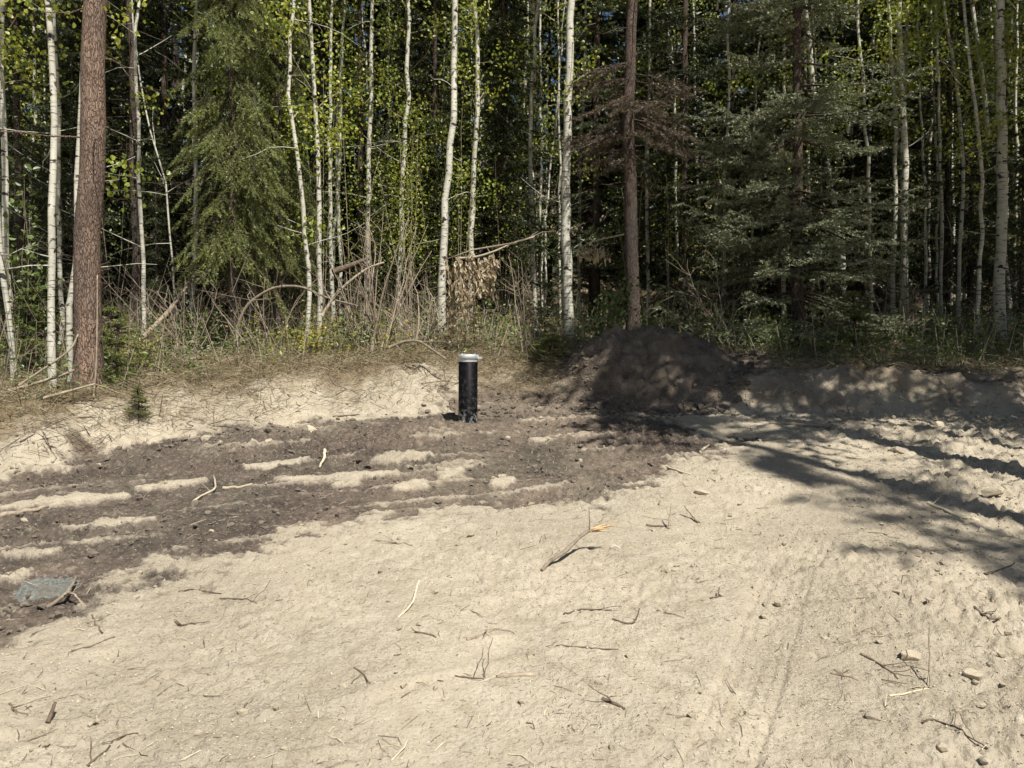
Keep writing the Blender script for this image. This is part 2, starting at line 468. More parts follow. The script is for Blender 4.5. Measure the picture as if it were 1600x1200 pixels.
def mat_pipe():
    k = NT('black_pipe_paint'); P = k.coord('Object')
    sep = k.n('SeparateXYZ'); k.l(P, sep.inputs[0])
    low = k.ramp(sep.outputs['Z'], [(.0, (1, 1, 1)), (.08, (.7, .7, .7)), (.16, (.15, .15, .15)), (.5, (.03, .03, .03))])
    n = k.ramp(k.noise(P, 26, 6, .7), [(.50, (0, 0, 0)), (.66, (1, 1, 1))])
    k.col(k.mix(k.math('MULTIPLY', n, low), (.004, .004, .0045), (.34, .33, .31)))
    k.rough(.5); k.spec(.08)
    k.bump(k.noise(P, 120, 3, .6), .12, .002)
    return k.m
def mat_metal():
    k = NT('cast_aluminium'); P = k.coord('Object')
    k.col(k.ramp(k.noise(P, 30, 5, .6), [(.3, (.50, .52, .52)), (.7, (.70, .72, .72))]))
    k.b.inputs['Metallic'].default_value = .55; k.rough(.5)
    k.bump(k.noise(P, 160, 3, .6), .15, .002)
    return k.m
M = dict(
    ground=mat_ground(), aspen=mat_aspen(), pine=mat_pine_bark(),
    darkbark=mat_pine_bark('spruce_bark', (.04, .034, .03), (.10, .08, .066), (.17, .135, .115)),
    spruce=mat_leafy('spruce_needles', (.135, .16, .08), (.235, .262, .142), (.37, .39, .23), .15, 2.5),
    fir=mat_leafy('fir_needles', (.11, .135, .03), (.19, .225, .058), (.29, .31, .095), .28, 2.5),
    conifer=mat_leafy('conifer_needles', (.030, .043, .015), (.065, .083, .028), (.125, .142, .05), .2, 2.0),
    shadeneedle=mat_leafy('shade_darkened_needles', (.020, .030, .011), (.040, .053, .018), (.075, .09, .032), .12, 2.0),  # conifer needles made darker, so shade between far trees is in the colour
    deadneedle=mat_leafy('dead_needles', (.06, .047, .030), (.11, .083, .05), (.18, .14, .085), .15, 3),
    aspenleaf=mat_leafy('aspen_leaves', (.17, .215, .028), (.30, .36, .048), (.50, .50, .075), .45, 1.5),
    shrubleaf=mat_leafy('shrub_leaves', (.075, .11, .025), (.13, .18, .045), (.23, .27, .08), .3, 2),
    yellowleaf=mat_leafy('yellowing_leaves', (.16, .18, .035), (.28, .26, .05), (.42, .33, .06), .3, 4),
    brownleaf=mat_leafy('withered_leaves', (.32, .24, .14), (.50, .40, .25), (.66, .56, .38), .3, 8),
    straw=mat_leafy('dry_grass', (.20, .155, .085), (.34, .275, .16), (.48, .40, .25), .15, 4),
    grass=mat_leafy('green_grass', (.05, .07, .02), (.09, .115, .035), (.17, .17, .06), .25, 3),
    deadwood=mat_wood('grey_deadwood', (.19, .155, .115), (.42, .35, .26)),
    darkwood=mat_wood('dark_stick', (.075, .055, .04), (.21, .16, .115)),
    palewood=mat_wood('peeled_stick', (.42, .36, .24), (.66, .58, .42)),
    raw=mat_wood('splintered_orange_wood', (.58, .36, .17), (.74, .55, .32), 60),
    stone=mat_stone('tan_stone', (.34, .29, .205), (.50, .435, .325)),
    whitestone=mat_stone('pale_stone', (.46, .40, .30), (.60, .54, .43)),
    greystone=mat_stone('grey_stone', (.26, .22, .17), (.42, .36, .28)),
    crumb=mat_stone('tan_crumb', (.38, .325, .24), (.52, .46, .36)),
    clod=mat_stone('dark_clod', (.10, .084, .067), (.27, .228, .18)),
    clay=mat_stone('blue_grey_clay', (.10, .125, .12), (.27, .31, .295)),
    pipe=mat_pipe(), metal=mat_metal(),
)
def mat_clay():
    k = NT('blue_grey_cuttings'); P = k.coord('Object')
    c = k.ramp(k.noise(P, 60, 5, .75), [(.36, (.105, .108, .094)), (.5, (.175, .18, .158)), (.64, (.27, .275, .245))])
    c = k.mix(k.ramp(k.noise(P, 7, 4, .7), [(.50, (0, 0, 0)), (.66, (.8, .8, .8))]), c, (.16, .132, .102))
    k.col(c); k.rough(.6); k.spec(.3); k.bump(k.noise(P, 80, 5, .75), .9, .012)
    return k.m
M['clay'] = mat_clay()

# ------------------------------------------------------------------ ground sheet
def build_ground():
    th = np.concatenate([np.arange(-180, -48, 4.0), np.arange(-48, 48, .15), np.arange(48, 180, 4.0)])
    th = np.radians(th)
    r = np.concatenate([np.linspace(.25, 1.7, 12, endpoint=False), np.geomspace(1.7, 13.5, 430, endpoint=False), np.geomspace(13.5, 260, 70)])
    TH, RR = np.meshgrid(th, r)
    X = (RR * np.sin(TH)).ravel(); Y = (RR * np.cos(TH)).ravel()
    Z, mud, dry, sd = H(X, Y, True)
    wood = sst(.38, 1.0, Y - toe(X) + .55 * fbm(X * 1.6, Y * 1.6, 4, 90))
    mound = sst(1.15, .85, np.hypot((X - 1.62) / 1.1, (Y - 8.45) / 1.0))
    wood = wood * (1 - mound)
    mud = np.maximum(mud, mound)
    spoil = np.maximum(mound, .7 * sst(-.25, .25, fbm(X * 1.4, Y * 2, 3, 130)) * sst(2.0, 2.6, X) * sst(-.1, .25, Y - toe(X)) * sst(1.6, .9, Y - toe(X)))
    nt_, nr = len(th), len(r)
    V = np.stack([X, Y, Z], 1)
    V = np.concatenate([V, [[0, 0, Hs(0, 0)]]])
    i = np.arange(nr - 1)[:, None] * nt_; j = np.arange(nt_)[None]; k = (j + 1) % nt_
    Q = np.stack([i + j, i + nt_ + j, i + nt_ + k, i + k], -1).reshape(-1, 4)
    b = MB(); b.add(V, Q[:, ::-1])
    jj = np.arange(nt_); c = len(V) - 1
    b.f.append(np.stack([np.full(nt_, c), (jj + 1) % nt_, jj], 1)[:, ::-1]); b.m.append(np.zeros(nt_))
    me = b.mesh('ground', M['ground'])
    for nm, arr in (('mud', mud), ('wood', wood), ('spoil', spoil)):
        a = me.attributes.new(nm, 'FLOAT', 'POINT')
        a.data.foreach_set('value', np.concatenate([arr, [0]]).astype(np.float32))
    # outward normals must point up
    if me.polygons[len(me.polygons) // 2].normal.z < 0: me.flip_normals()
    o = link('ground', me)
    tag(o, 'sloping cleared ground of dry tan soil with a dark muddy strip', None, None, 'structure')
build_ground()

# ------------------------------------------------------------------ conifers
def conifer(mb, height, z0, Rm, nb, nbl, nn, nl, nw, droop=.25, tip=.25, sag=.15, shape=.75, seed=1, blen=.33, zt=None, mi_n=0, mi_w=1, fork=50, wood=True, whorl=0):
    """boughs in loose whorls; each bough carries side twigs, each twig a brush of needles"""
    g = np.random.default_rng(seed)
    zt = zt or height
    zb = np.sort(z0 + (zt - z0) * g.random(nb) ** (1.25 if whorl else .9))
    if whorl: zb = np.round(zb / whorl) * whorl + g.normal(0, .035, nb)
    az = g.random(nb) * 2 * np.pi
    u = (zb - z0) / (height - z0)
    L = Rm * np.clip(1 - u, .04, 1) ** shape * g.uniform(.65, 1.12, nb)
    rad = np.stack([np.cos(az), np.sin(az), np.zeros(nb)], 1)
    tan = np.stack([-np.sin(az), np.cos(az), np.zeros(nb)], 1)
    e0 = g.normal(.08, .12, nb) - droop * (1 - u) * .6
    def pos(bi, t):
        l = L[bi]
        z = zb[bi] + l * (e0[bi] * t - droop * t ** 1.5 + tip * t ** 3)
        p = rad[bi] * (l * t)[:, None]; p[:, 2] = z
        p += tan[bi] * (np.sin(t * 3 + bi) * .04 * l)[:, None]
        return p
    # bough wood
    ts = np.linspace(0, 1, 5)
    for a_, b_ in zip(ts[:-1], ts[1:]) if wood else ():
        bi = np.arange(nb)
        mb.tubes3(pos(bi, np.full(nb, a_)), pos(bi, np.full(nb, b_)), .004 + .010 * L * (1 - a_), .004 + .010 * L * (1 - b_), mi_w)
    bi = np.repeat(np.arange(nb), nbl)
    t = np.tile(np.linspace(.16, 1, nbl), nb) + g.normal(0, .02, nb * nbl)
    t = np.clip(t, .1, 1)
    side = np.where(np.tile(np.arange(nbl), nb) % 2 == 0, 1, -1)
    A = pos(bi, t)
    ang = np.radians(g.normal(fork, 9, len(t)))
    ang = np.where(t > .97, 0, ang)
    D = rad[bi] * np.cos(ang)[:, None] + tan[bi] * (np.sin(ang) * side)[:, None]
    D[:, 2] += g.normal(-sag, .12, len(t))
    D = unit(D)
    bl = (blen * L[bi] * (1.05 - t) ** .7 * g.uniform(.5, 1.15, len(t)) + .07)
    B = A + D * bl[:, None]; B[:, 2] -= sag * bl * .5
    if wood: mb.tubes3(A, B, .003, .0015, mi_w)
    # needles along the twigs
    ci = np.repeat(np.arange(len(t)), nn)
    s_ = g.random(len(ci))
    P = A[ci] + (B - A)[ci] * s_[:, None] + g.normal(0, .004, (len(ci), 3))
    Dn = unit(D[ci] * .75 + g.normal(0, .62, (len(ci), 3)))
    mb.needles(P, Dn, nl * g.uniform(.7, 1.25, len(ci)), nw, mi_n)
    # and along the outer boughs
    n2 = nb * nbl * 3
    bi2 = g.integers(0, nb, n2); t2 = g.uniform(.3, 1, n2)
    P = pos(bi2, t2)
    Dn = unit(rad[bi2] * .7 + g.normal(0, .6, (n2, 3)))
    mb.needles(P, Dn, nl * g.uniform(.7, 1.2, n2), nw, mi_n)
def trunk_line(mb, H_, r0, r1, n=14, wob=.03, sides=9, seed=0, z0=-.25, mi=0):
    g = np.random.default_rng(seed)
    z = np.linspace(z0, H_, n)
    ox = np.cumsum(g.normal(0, wob, n)) * .5; oy = np.cumsum(g.normal(0, wob, n)) * .5
    ox -= ox[1]; oy -= oy[1]
    rr = r0 + (r1 - r0) * np.clip(z / H_, 0, 1) ** .9
    rr[0] *= 1.35; rr[1] *= 1.08
    mb.tube(np.stack([ox, oy, z], 1), rr, sides, mi)

CONI = {}
def coni_variant(key, needle, bark, tr, **kw):
    a = MB(); conifer(a, **kw)
    t = MB(); trunk_line(t, kw['height'], tr, .02, 14, .02, 9, kw['seed'])
    # dead stubs on the lower trunk
    g = np.random.default_rng(kw['seed'] + 50)
    n = 26; z = g.uniform(.5, kw['z0'] + 1.5, n); az = g.random(n) * 6.28
    A = np.stack([np.cos(az) * .02, np.sin(az) * .02, z], 1)
    l = g.uniform(.15, .8, n)
    B = A + np.stack([np.cos(az) * l, np.sin(az) * l, g.normal(-.08, .1, n)], 1)
    t.tubes3(A, B, .007, .003)
    CONI[key] = (a.mesh(key + '_crown', [M[needle], M[bark]], False), t.mesh(key + '_trunk', M[bark]))
coni_variant('spruce', 'spruce', 'darkbark', .085, height=8.5, z0=.12, Rm=1.8, shape=.6, nb=215, nbl=26, nn=44, nl=.036, nw=.0125, whorl=.33, droop=.30, tip=.32, sag=.10, seed=21, blen=.34)
coni_variant('weeping_fir', 'fir', 'darkbark', .06, height=9.5, z0=1.1, Rm=.80, shape=.45, nb=225, nbl=18, nn=46, nl=.036, nw=.0075, droop=.75, tip=.10, sag=.75, seed=22, blen=.5)
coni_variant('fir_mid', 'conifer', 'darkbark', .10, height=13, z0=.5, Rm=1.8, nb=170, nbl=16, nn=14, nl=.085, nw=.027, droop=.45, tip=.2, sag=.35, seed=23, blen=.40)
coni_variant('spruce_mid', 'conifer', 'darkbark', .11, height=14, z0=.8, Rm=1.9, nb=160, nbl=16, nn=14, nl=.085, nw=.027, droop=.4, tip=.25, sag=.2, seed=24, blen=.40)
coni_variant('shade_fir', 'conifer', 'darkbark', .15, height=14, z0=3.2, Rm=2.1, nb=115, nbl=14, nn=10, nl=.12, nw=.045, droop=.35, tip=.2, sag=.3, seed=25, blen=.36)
coni_variant('sapling', 'fir', 'darkbark', .012, height=1.0, z0=.05, Rm=.45, nb=34, nbl=12, nn=26, nl=.030, nw=.008, droop=.05, tip=.15, sag=.05, seed=26, blen=.4)
def place_conifer(name, key, x, y, sc, rot, label, cat='tree', group=None, zs=1.0, z=None):
    e = empty(name, (x, y, (Hs(x, y) if z is None else z)))
    e.rotation_euler = (0, 0, rot); e.scale = (sc, sc, sc * zs)
    c, t = CONI[key]
    link('trunk', t, e); link('crown', c, e)
    tag(e, label, cat, group)
    return e

# ------------------------------------------------------------------ aspens
def aspen_crown(seed, n, zlo, zhi, rad, leaf=.05, per=34):
    g = np.random.default_rng(seed); b = MB()
    z = zlo + (zhi - zlo) * g.random(n) ** .7
    az = g.random(n) * 6.28
    rr = rad * g.uniform(.25, 1, n) * (.45 + .55 * np.sin(np.pi * np.clip((z - zlo) / (zhi - zlo), .05, .95)))
    C = np.stack([np.cos(az) * rr, np.sin(az) * rr, z], 1)
    A = np.stack([np.zeros(n), np.zeros(n), z - rr * g.uniform(.2, .9, n)], 1)
    Mid = (A + C) / 2 + g.normal(0, .06, (n, 3))
    b.tubes3(A, Mid, .008, .005, 1); b.tubes3(Mid, C, .005, .002, 1)
    ci = np.repeat(np.arange(n), per)
    P = C[ci] + g.normal(0, 1, (len(ci), 3)) * np.array([.15, .15, .12])
    D = unit(g.normal(0, 1, (len(ci), 3)) + np.array([0, 0, -.9]))
    s = leaf * g.uniform(.7, 1.2, len(ci))
    b.leaves(P, D, s, s * .95, 0)
    return b.mesh('aspen_crown', [M['aspenleaf'], M['deadwood']], False)
ACROWN = [aspen_crown(31 + i, n, lo, hi, rd, .046, 84) for i, (n, lo, hi, rd) in enumerate([(34, -1.4, 5.5, .85), (26, -1.0, 6, .75), (44, -.6, 5.5, 1.05), (18, -2.0, 5, .6)])]
def world_path(nodes, Y, top_z, seed=0):
    g = np.random.default_rng(seed)
    P = np.array([at(px, py, Y) for px, py in nodes])
    P = P[np.argsort(P[:, 2])]
    x0, z0 = P[0, 0], P[0, 2]
    # lean is carried on above the last node, fading towards vertical
    lean = (P[-1, 0] - P[-2, 0]) / max(P[-1, 2] - P[-2, 2], .3)
    lean = np.clip(lean, -.12, .12)
    zt = P[-1, 2]; ex = []
    for k in range(1, 6):
        z = zt + (top_z - zt) * k / 5
        if top_z > zt + .3: ex.append([P[-1, 0] + lean * .6 * (z - zt), Y, z])
    if ex: P = np.concatenate([P, ex])
    zg = Hs(x0, Y)
    if zg < z0 - .05:
        sl = (P[1, 0] - P[0, 0]) / max(P[1, 2] - P[0, 2], .3)
        P = np.concatenate([[[x0 - sl * .5 * (z0 - zg), Y, zg]], P])
    else:
        P = P[P[:, 2] > zg + .05] if (P[:, 2] > zg + .05).sum() > 2 else P
        P = np.concatenate([[[np.interp(zg, P[:, 2], P[:, 0]), Y, zg]], P])
    # resample and roughen
    z = np.concatenate([[P[0, 2] - .2], np.linspace(P[0, 2], P[-1, 2], 26)])
    x = np.interp(z, P[:, 2], P[:, 0])
    ker = np.array([.25, .5, .25]); xs = x.copy(); xs[1:-1] = np.convolve(x, ker, 'valid')
    dz = g.normal(0, .012, len(z)); yy = Y + np.cumsum(g.normal(0, .02, len(z)))
    yy -= yy[1] - Y
    return np.stack([xs + dz, yy, z], 1)
def aspen(nodes, Y, wpx, label, top=None, crown=None, mat='aspen', twigs=9, seed=0, name='aspen_tree', cs=1.0, group=None, cz=None, sides=8):
    g = np.random.default_rng(seed + 1000)
    gz = Hs(at(*nodes[0], Y)[0], Y)
    top = top if top is not None else gz + g.uniform(8.5, 11)
    P = world_path(nodes, Y, top, seed)
    base = P[1].copy(); Q = P - base
    h = np.clip(Q[:, 2] / Q[-1, 2], 0, 1)
    r0 = wpx / 2 / F * Y * .95
    r = r0 * (1.12 - .80 * h ** 1.1); r[0] *= 1.4; r[1] *= 1.22
    r *= 1 + g.normal(0, .03, len(r))
    e = empty(name, base)
    b = MB(); b.tube(Q, r, sides)
    for i in range(twigs):
        z = g.uniform(.10, .8) * Q[-1, 2]; p = np.array([np.interp(z, Q[:, 2], Q[:, k]) for k in range(3)])
        a = g.uniform(0, 6.28); l = g.uniform(.25, 1.1)
        d = np.array([math.cos(a), math.sin(a) * .8, g.uniform(-.1, .7)])
        t = np.linspace(0, 1, 5)[:, None]
        pp = p + d * l * t + np.array([0, 0, g.uniform(-.25, .25)]) * t * t + g.normal(0, .02, (5, 3)) * t
        b.tube(pp, np.linspace(.006, .002, 5), 4, 0, False)
    link('trunk', b.mesh('trunk', M[mat]), e)
    if crown is not None:
        zc = cz if cz is not None else g.uniform(.36, .46) * Q[-1, 2]
        p = [np.interp(zc, Q[:, 2], Q[:, k]) for k in range(3)]
        c = link('crown', ACROWN[crown % 4], e, p); c.rotation_euler = (0, 0, g.random() * 6.28); c.scale = (cs, cs, cs)
    tag(e, label, 'tree', group)
    return e
TREES = [
 # nodes (photo pixels at the tree's own distance), distance, width, label, crown
 ([(10, 600), (14, 450), (6, 250), (4, 0)], 8.2, 10, 'pale aspen cut by the left edge of the photo, leftmost of all', 0),
 ([(77, 603), (78, 480), (76, 380), (80, 250), (72, 100), (69, 0)], 6.9, 11, 'straight bright white aspen, second pale stem left of the thick brown pine', 1),
 ([(111, 585), (117, 420), (118, 260), (124, 130), (132, 30), (136, 0)], 6.9, 9.5, 'bright white aspen almost touching the left side of the thick brown pine', 3),
 ([(97, 560), (95, 440), (90, 300), (88, 0)], 9.5, 7, 'thin dim aspen seen in the gap between the two white aspens by the brown pine', None),
 ([(40, 610), (22, 560), (12, 420), (2, 330), (0, 200)], 7.2, 8, 'slanting grey-brown young stem at the lower left corner of the wood', None),
 ([(226, 522), (225, 420), (221, 300), (219, 150), (222, 0)], 9.6, 6.5, 'slim grey-white aspen rising beside the lower end of the leaning dead log', 1),
 ([(302, 500), (303, 380), (303, 260), (302, 130), (305, 0)], 11.5, 7.5, 'grey aspen left of the drooping bright green fir', 2),
 ([(272, 400), (266, 320), (252, 240), (228, 180), (214, 60)], 10.5, 3, 'thread-thin crooked sapling between the brown pine and the drooping fir', None),
 ([(393, 480), (397, 400), (396, 260), (400, 90), (404, 0)], 12, 6, 'pale aspen half hidden behind the drooping bright green fir', 2),
 ([(489, 546), (484, 470), (478, 350), (470, 250), (452, 130), (460, 0)], 9.6, 7, 'crooked white aspen bending left as it rises, before the yellow leaves', 3),
 ([(500, 528), (500, 420), (498, 300), (493, 150), (486, 60), (483, 0)], 9.8, 8, 'straight clean white aspen in front, right of the crooked one', 0),
 ([(519, 470), (516, 360), (514, 200), (516, 60), (518, 0)], 12, 6.5, 'thinner aspen close behind the straight clean white aspen', 1),
 ([(532, 470), (531, 300), (534, 150), (538, 0)], 13, 6, 'faint aspen two steps right of the straight clean white aspen', None),
 ([(572, 420), (573, 330), (577, 220), (580, 90), (581, 0)], 12, 8, 'pale aspen rising out of the bare shrub, left of its middle', 2),
 ([(626, 430), (627, 300), (636, 170), (637, 80), (636, 0)], 11.5, 8, 'kinked pale aspen rising behind the right side of the bare shrub', 0),
 ([(690, 480), (692, 400), (696, 320), (706, 210), (710, 100), (711, 0)], 10.8, 12, 'thick white aspen left of the pair above the black pipe', 3),
 ([(733, 470), (736, 350), (743, 250), (748, 130), (745, 60), (740, 0)], 11.4, 9, 'slimmer white aspen right of the pair above the black pipe', 3),
 ([(836, 480), (832, 340), (828, 220), (833, 120), (840, 0)], 12.5, 7.5, 'slim pale aspen just left of the broad white birch', 1),
 ([(846, 480), (844, 300), (845, 150), (843, 0)], 13.2, 5, 'very thin aspen in the gap left of the broad white birch', None),
 ([(888, 492), (886, 400), (883, 300), (887, 170), (890, 60), (891, 0)], 10.6, 15, 'broad white birch left of the brown conifer, grey in shade near its foot', 1),
 ([(1012, 480), (1010, 300), (1013, 160), (1016, 0)], 13, 5.5, 'thin aspen just right of the dark brown pine behind the mound', 2),
 ([(1128, 505), (1132, 400), (1133, 280), (1140, 120), (1138, 0)], 11.5, 5, 'thin pale sapling showing left of the big spruce', None),
 ([(1226, 470), (1222, 300), (1224, 120), (1226, 0)], 12.8, 7, 'white aspen showing in bits through the left of the big spruce', 1),
 ([(1322, 470), (1316, 400), (1300, 290), (1272, 140), (1258, 0)], 12, 11, 'leaning white aspen lit behind the right boughs of the big spruce', 3),
 ([(1362, 515), (1363, 400), (1359, 250), (1352, 150), (1341, 0)], 11.2, 6, 'thin straight aspen at the right tips of the spruce boughs', 0),
 ([(1391, 520), (1397, 430), (1400, 300), (1400, 150), (1391, 0)], 11.5, 7, 'slim aspen leaning on the left of the grey pair beyond the spruce', 2),
 ([(1413, 520), (1414, 400), (1413, 260), (1414, 120), (1410, 0)], 11.3, 11, 'stouter grey aspen of the pair beyond the spruce', 1),
 ([(1447, 520), (1447, 400), (1446, 260), (1440, 120), (1436, 0)], 12.5, 4.5, 'thin shaded stem just right of the grey aspen pair', None),
 ([(1474, 520), (1473, 420), (1470, 300), (1467, 150), (1462, 0)], 12.2, 5, 'thin shaded stem midway between the grey aspen pair and the stout aspen', None),
 ([(1503, 520), (1500, 400), (1504, 260), (1494, 120), (1476, 0)], 11.8, 5.5, 'slender stem bending left at the top, left of the stout aspen', 2),
 ([(1530, 522), (1529, 400), (1528, 280), (1520, 150), (1500, 0)], 11.0, 6, 'slender straight grey stem next left of the stout aspen at the far right', 0),
 ([(1562, 516), (1562, 400), (1564, 280), (1565, 150), (1562, 0)], 10.9, 16, 'stout grey-white aspen near the right edge, thickest on that side', 0),
 ([(1577, 500), (1574, 420), (1568, 300), (1545, 180), (1525, 30)], 12, 8, 'aspen leaning left behind the stout aspen near the right edge', 2),
 ([(1592, 500), (1586, 380), (1590, 200), (1592, 0)], 13, 5, 'thin dark stem at the very right edge of the photo', None),
]
for i, (nodes, Y, wp, lab, cr) in enumerate(TREES):
    aspen(nodes, Y, wp, lab, crown=cr, seed=i, group='pale slender trees along the wood edge')

# the two brown conifer trunks
def brown_pine(nodes, Y, wpx, label, seed, dead_z, top, bark='darkbark'):
    P = world_path(nodes, Y, top, seed); base = P[1].copy(); Q = P - base
    h = np.clip(Q[:, 2] / Q[-1, 2], 0, 1)
    r = wpx / 2 / F * Y * (1.06 - .7 * h); r[0] *= 1.5; r[1] *= 1.15
    g = np.random.default_rng(seed)
    e = empty('pine_tree', base)
    b = MB(); b.tube(Q, r, 16)
    n = 26; z = g.uniform(.18, .62, n) * Q[-1, 2]; az = g.random(n) * 6.28
    for zz, a in zip(z, az):
        p = np.array([np.interp(zz, Q[:, 2], Q[:, k]) for k in range(3)])
        l = g.uniform(.2, .9); t = np.linspace(0, 1, 5)[:, None]
        pp = p + np.array([math.cos(a), math.sin(a), g.uniform(-.4, .1)]) * l * t + g.normal(0, .025, (5, 3)) * t
        b.tube(pp, np.linspace(.009, .003, 5), 4, 0, False)
    link('trunk', b.mesh('trunk', M[bark]), e)
    c = MB(); conifer(c, Q[-1, 2] + .5, Q[-1, 2] * .55, 1.5, 60, 12, 12, .10, .03, seed=seed, droop=.2, sag=.1, wood=False)
    link('crown', c.mesh('crown', [M['conifer'], M['darkbark']], False), e)
    if dead_z:
        c = MB(); conifer(c, dead_z[1] + 3.0, dead_z[0], .95, 34, 16, 44, .05, .007, seed=seed + 1, droop=.35, tip=.12, sag=.35, zt=dead_z[1])
        link('dead_boughs', c.mesh('dead_boughs', [M['deadneedle'], M['darkbark']], False), e)
    tag(e, label, 'tree', 'brown pine trunks')
    return e
brown_pine([(133, 606), (137, 480), (143, 350), (150, 200), (152, 90), (152, 0)], 6.75, 38, 'thick straight red-brown pine trunk at the left, broadest trunk in the photo', 61, None, 13, 'pine')
brown_pine([(991, 505), (988, 420), (985, 300), (983, 160), (987, 60), (990, 0)], 10.2, 21, 'dark brown pine behind the soil mound with rusty dead boughs', 62, (2.5, 3.7), 13)
brown_pine([(213, 520), (211, 440), (209, 330), (206, 200), (205, 0)], 11, 12, 'slimmer brown trunk right of the thick pine, dark against the wood', 63, None, 12)
brown_pine([(563, 470), (563, 300), (563, 150), (561, 0)], 13.5, 10, 'dark conifer stem rising behind the bare shrub', 64, None, 13)

# conifers in view
def pw(px, Y): return (px - 800) / F * Y
place_conifer('spruce_tree', 'spruce', pw(1245, 10.0), 10.0, 1.0, .6, 'big grey-green spruce with layered boughs right of the mound', group='young conifers at the wood edge')
place_conifer('fir_tree', 'weeping_fir', pw(366, 9.4), 9.4, .95, 1.1, 'bright green drooping fir between the brown pine and white aspens', group='young conifers at the wood edge')
MIDC = [
 ('fir_tree', 'weeping_fir', 435, 10.6, .8, 2.2, 'smaller drooping fir close behind the bright green one'),
 ('fir_tree', 'fir_mid', 38, 9.6, .55, .3, 'dark fir behind the white aspens left of the brown pine'),
 ('fir_tree', 'fir_mid', 265, 13.5, .8, 1.3, 'dark fir in the gap left of the drooping fir'),
 ('spruce_tree', 'spruce_mid', 160, 12.5, .8, 4.0, 'dark spruce directly behind the thick brown pine'),
 ('fir_tree', 'fir_mid', 655, 13.2, .62, 2.0, 'green fir filling the gap left of the white aspen pair'),
 ('fir_tree', 'fir_mid', 785, 12.6, .66, 3.3, 'green fir right of the white aspen pair, above the pipe'),
 ('spruce_tree', 'spruce_mid', 930, 13.5, .75, .9, 'dark spruce between the broad birch and the dark brown pine'),
 ('spruce_tree', 'spruce_mid', 1065, 12.8, .72, 2.8, 'dim spruce behind the mound, left of the big spruce'),
 ('fir_tree', 'fir_mid', 1170, 13.8, .7, 5.1, 'dark fir close behind the left side of the big spruce'),
 ('fir_tree', 'fir_mid', 1335, 14.5, .75, 3.9, 'dark fir behind the right side of the big spruce'),
 ('spruce_tree', 'spruce_mid', 1452, 15.0, .8, 5.6, 'dark spruce behind the thin stems right of the grey aspen pair'),
 ('fir_tree', 'fir_mid', 1600, 14.2, .8, .4, 'dark fir behind the stout aspen at the right edge'),
 ('fir_tree', 'fir_mid', 505, 15.0, .85, 4.4, 'dim fir deep behind the straight clean white aspen'),
]
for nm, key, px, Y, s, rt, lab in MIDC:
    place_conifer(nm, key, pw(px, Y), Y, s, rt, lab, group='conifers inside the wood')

MARKS = [(-200, 'the left edge'), (152, 'the thick brown pine'), (366, 'the bright drooping fir'), (494, 'the straight clean white aspen'), (708, 'the white aspen pair'),
         (886, 'the broad white birch'), (986, 'the pine behind the mound'), (1245, 'the big spruce'), (1413, 'the grey aspen pair'), (1562, 'the stout aspen')]
ORD = ['first', 'second', 'third', 'fourth', 'fifth', 'sixth', 'seventh', 'eighth', 'ninth', 'tenth', 'eleventh', 'twelfth', 'thirteenth', 'fourteenth', 'fifteenth', 'sixteenth', 'seventeenth', 'eighteenth', 'nineteenth', 'twentieth', 'twenty-first', 'twenty-second', 'twenty-third', 'twenty-fourth', 'twenty-fifth']
cnt = {}
for px in np.sort(np.linspace(-20, 1620, 34) + rng.normal(0, 14, 34)):
    mk = [m for m in MARKS if m[0] < px][-1]; cnt[mk[1]] = cnt.get(mk[1], 0) + 1
    Y = rng.uniform(12.2, 17)
    place_conifer('young_fir', 'fir_mid' if rng.random() < .5 else 'spruce_mid', pw(px, Y), Y, rng.uniform(.32, .62), rng.uniform(0, 6.28),
                  'young dark conifer deep in the wood, %s right of %s' % (ORD[cnt[mk[1]] - 1], mk[1]), group='young conifers deep in the wood')

cnt = {}
for px in np.sort(np.linspace(-10, 1610, 15) + rng.normal(0, 25, 15)):
    mk = [m for m in MARKS if m[0] < px][-1]; cnt[mk[1]] = cnt.get(mk[1], 0) + 1
    Y = rng.uniform(10.8, 13.5)
    place_conifer('small_fir', 'fir_mid', pw(px, Y), Y, rng.uniform(.18, .30), rng.uniform(0, 6.28),
                  'small green fir low among the trunks, %s right of %s' % (ORD[cnt[mk[1]] - 1], mk[1]), group='small firs low among the trunks')

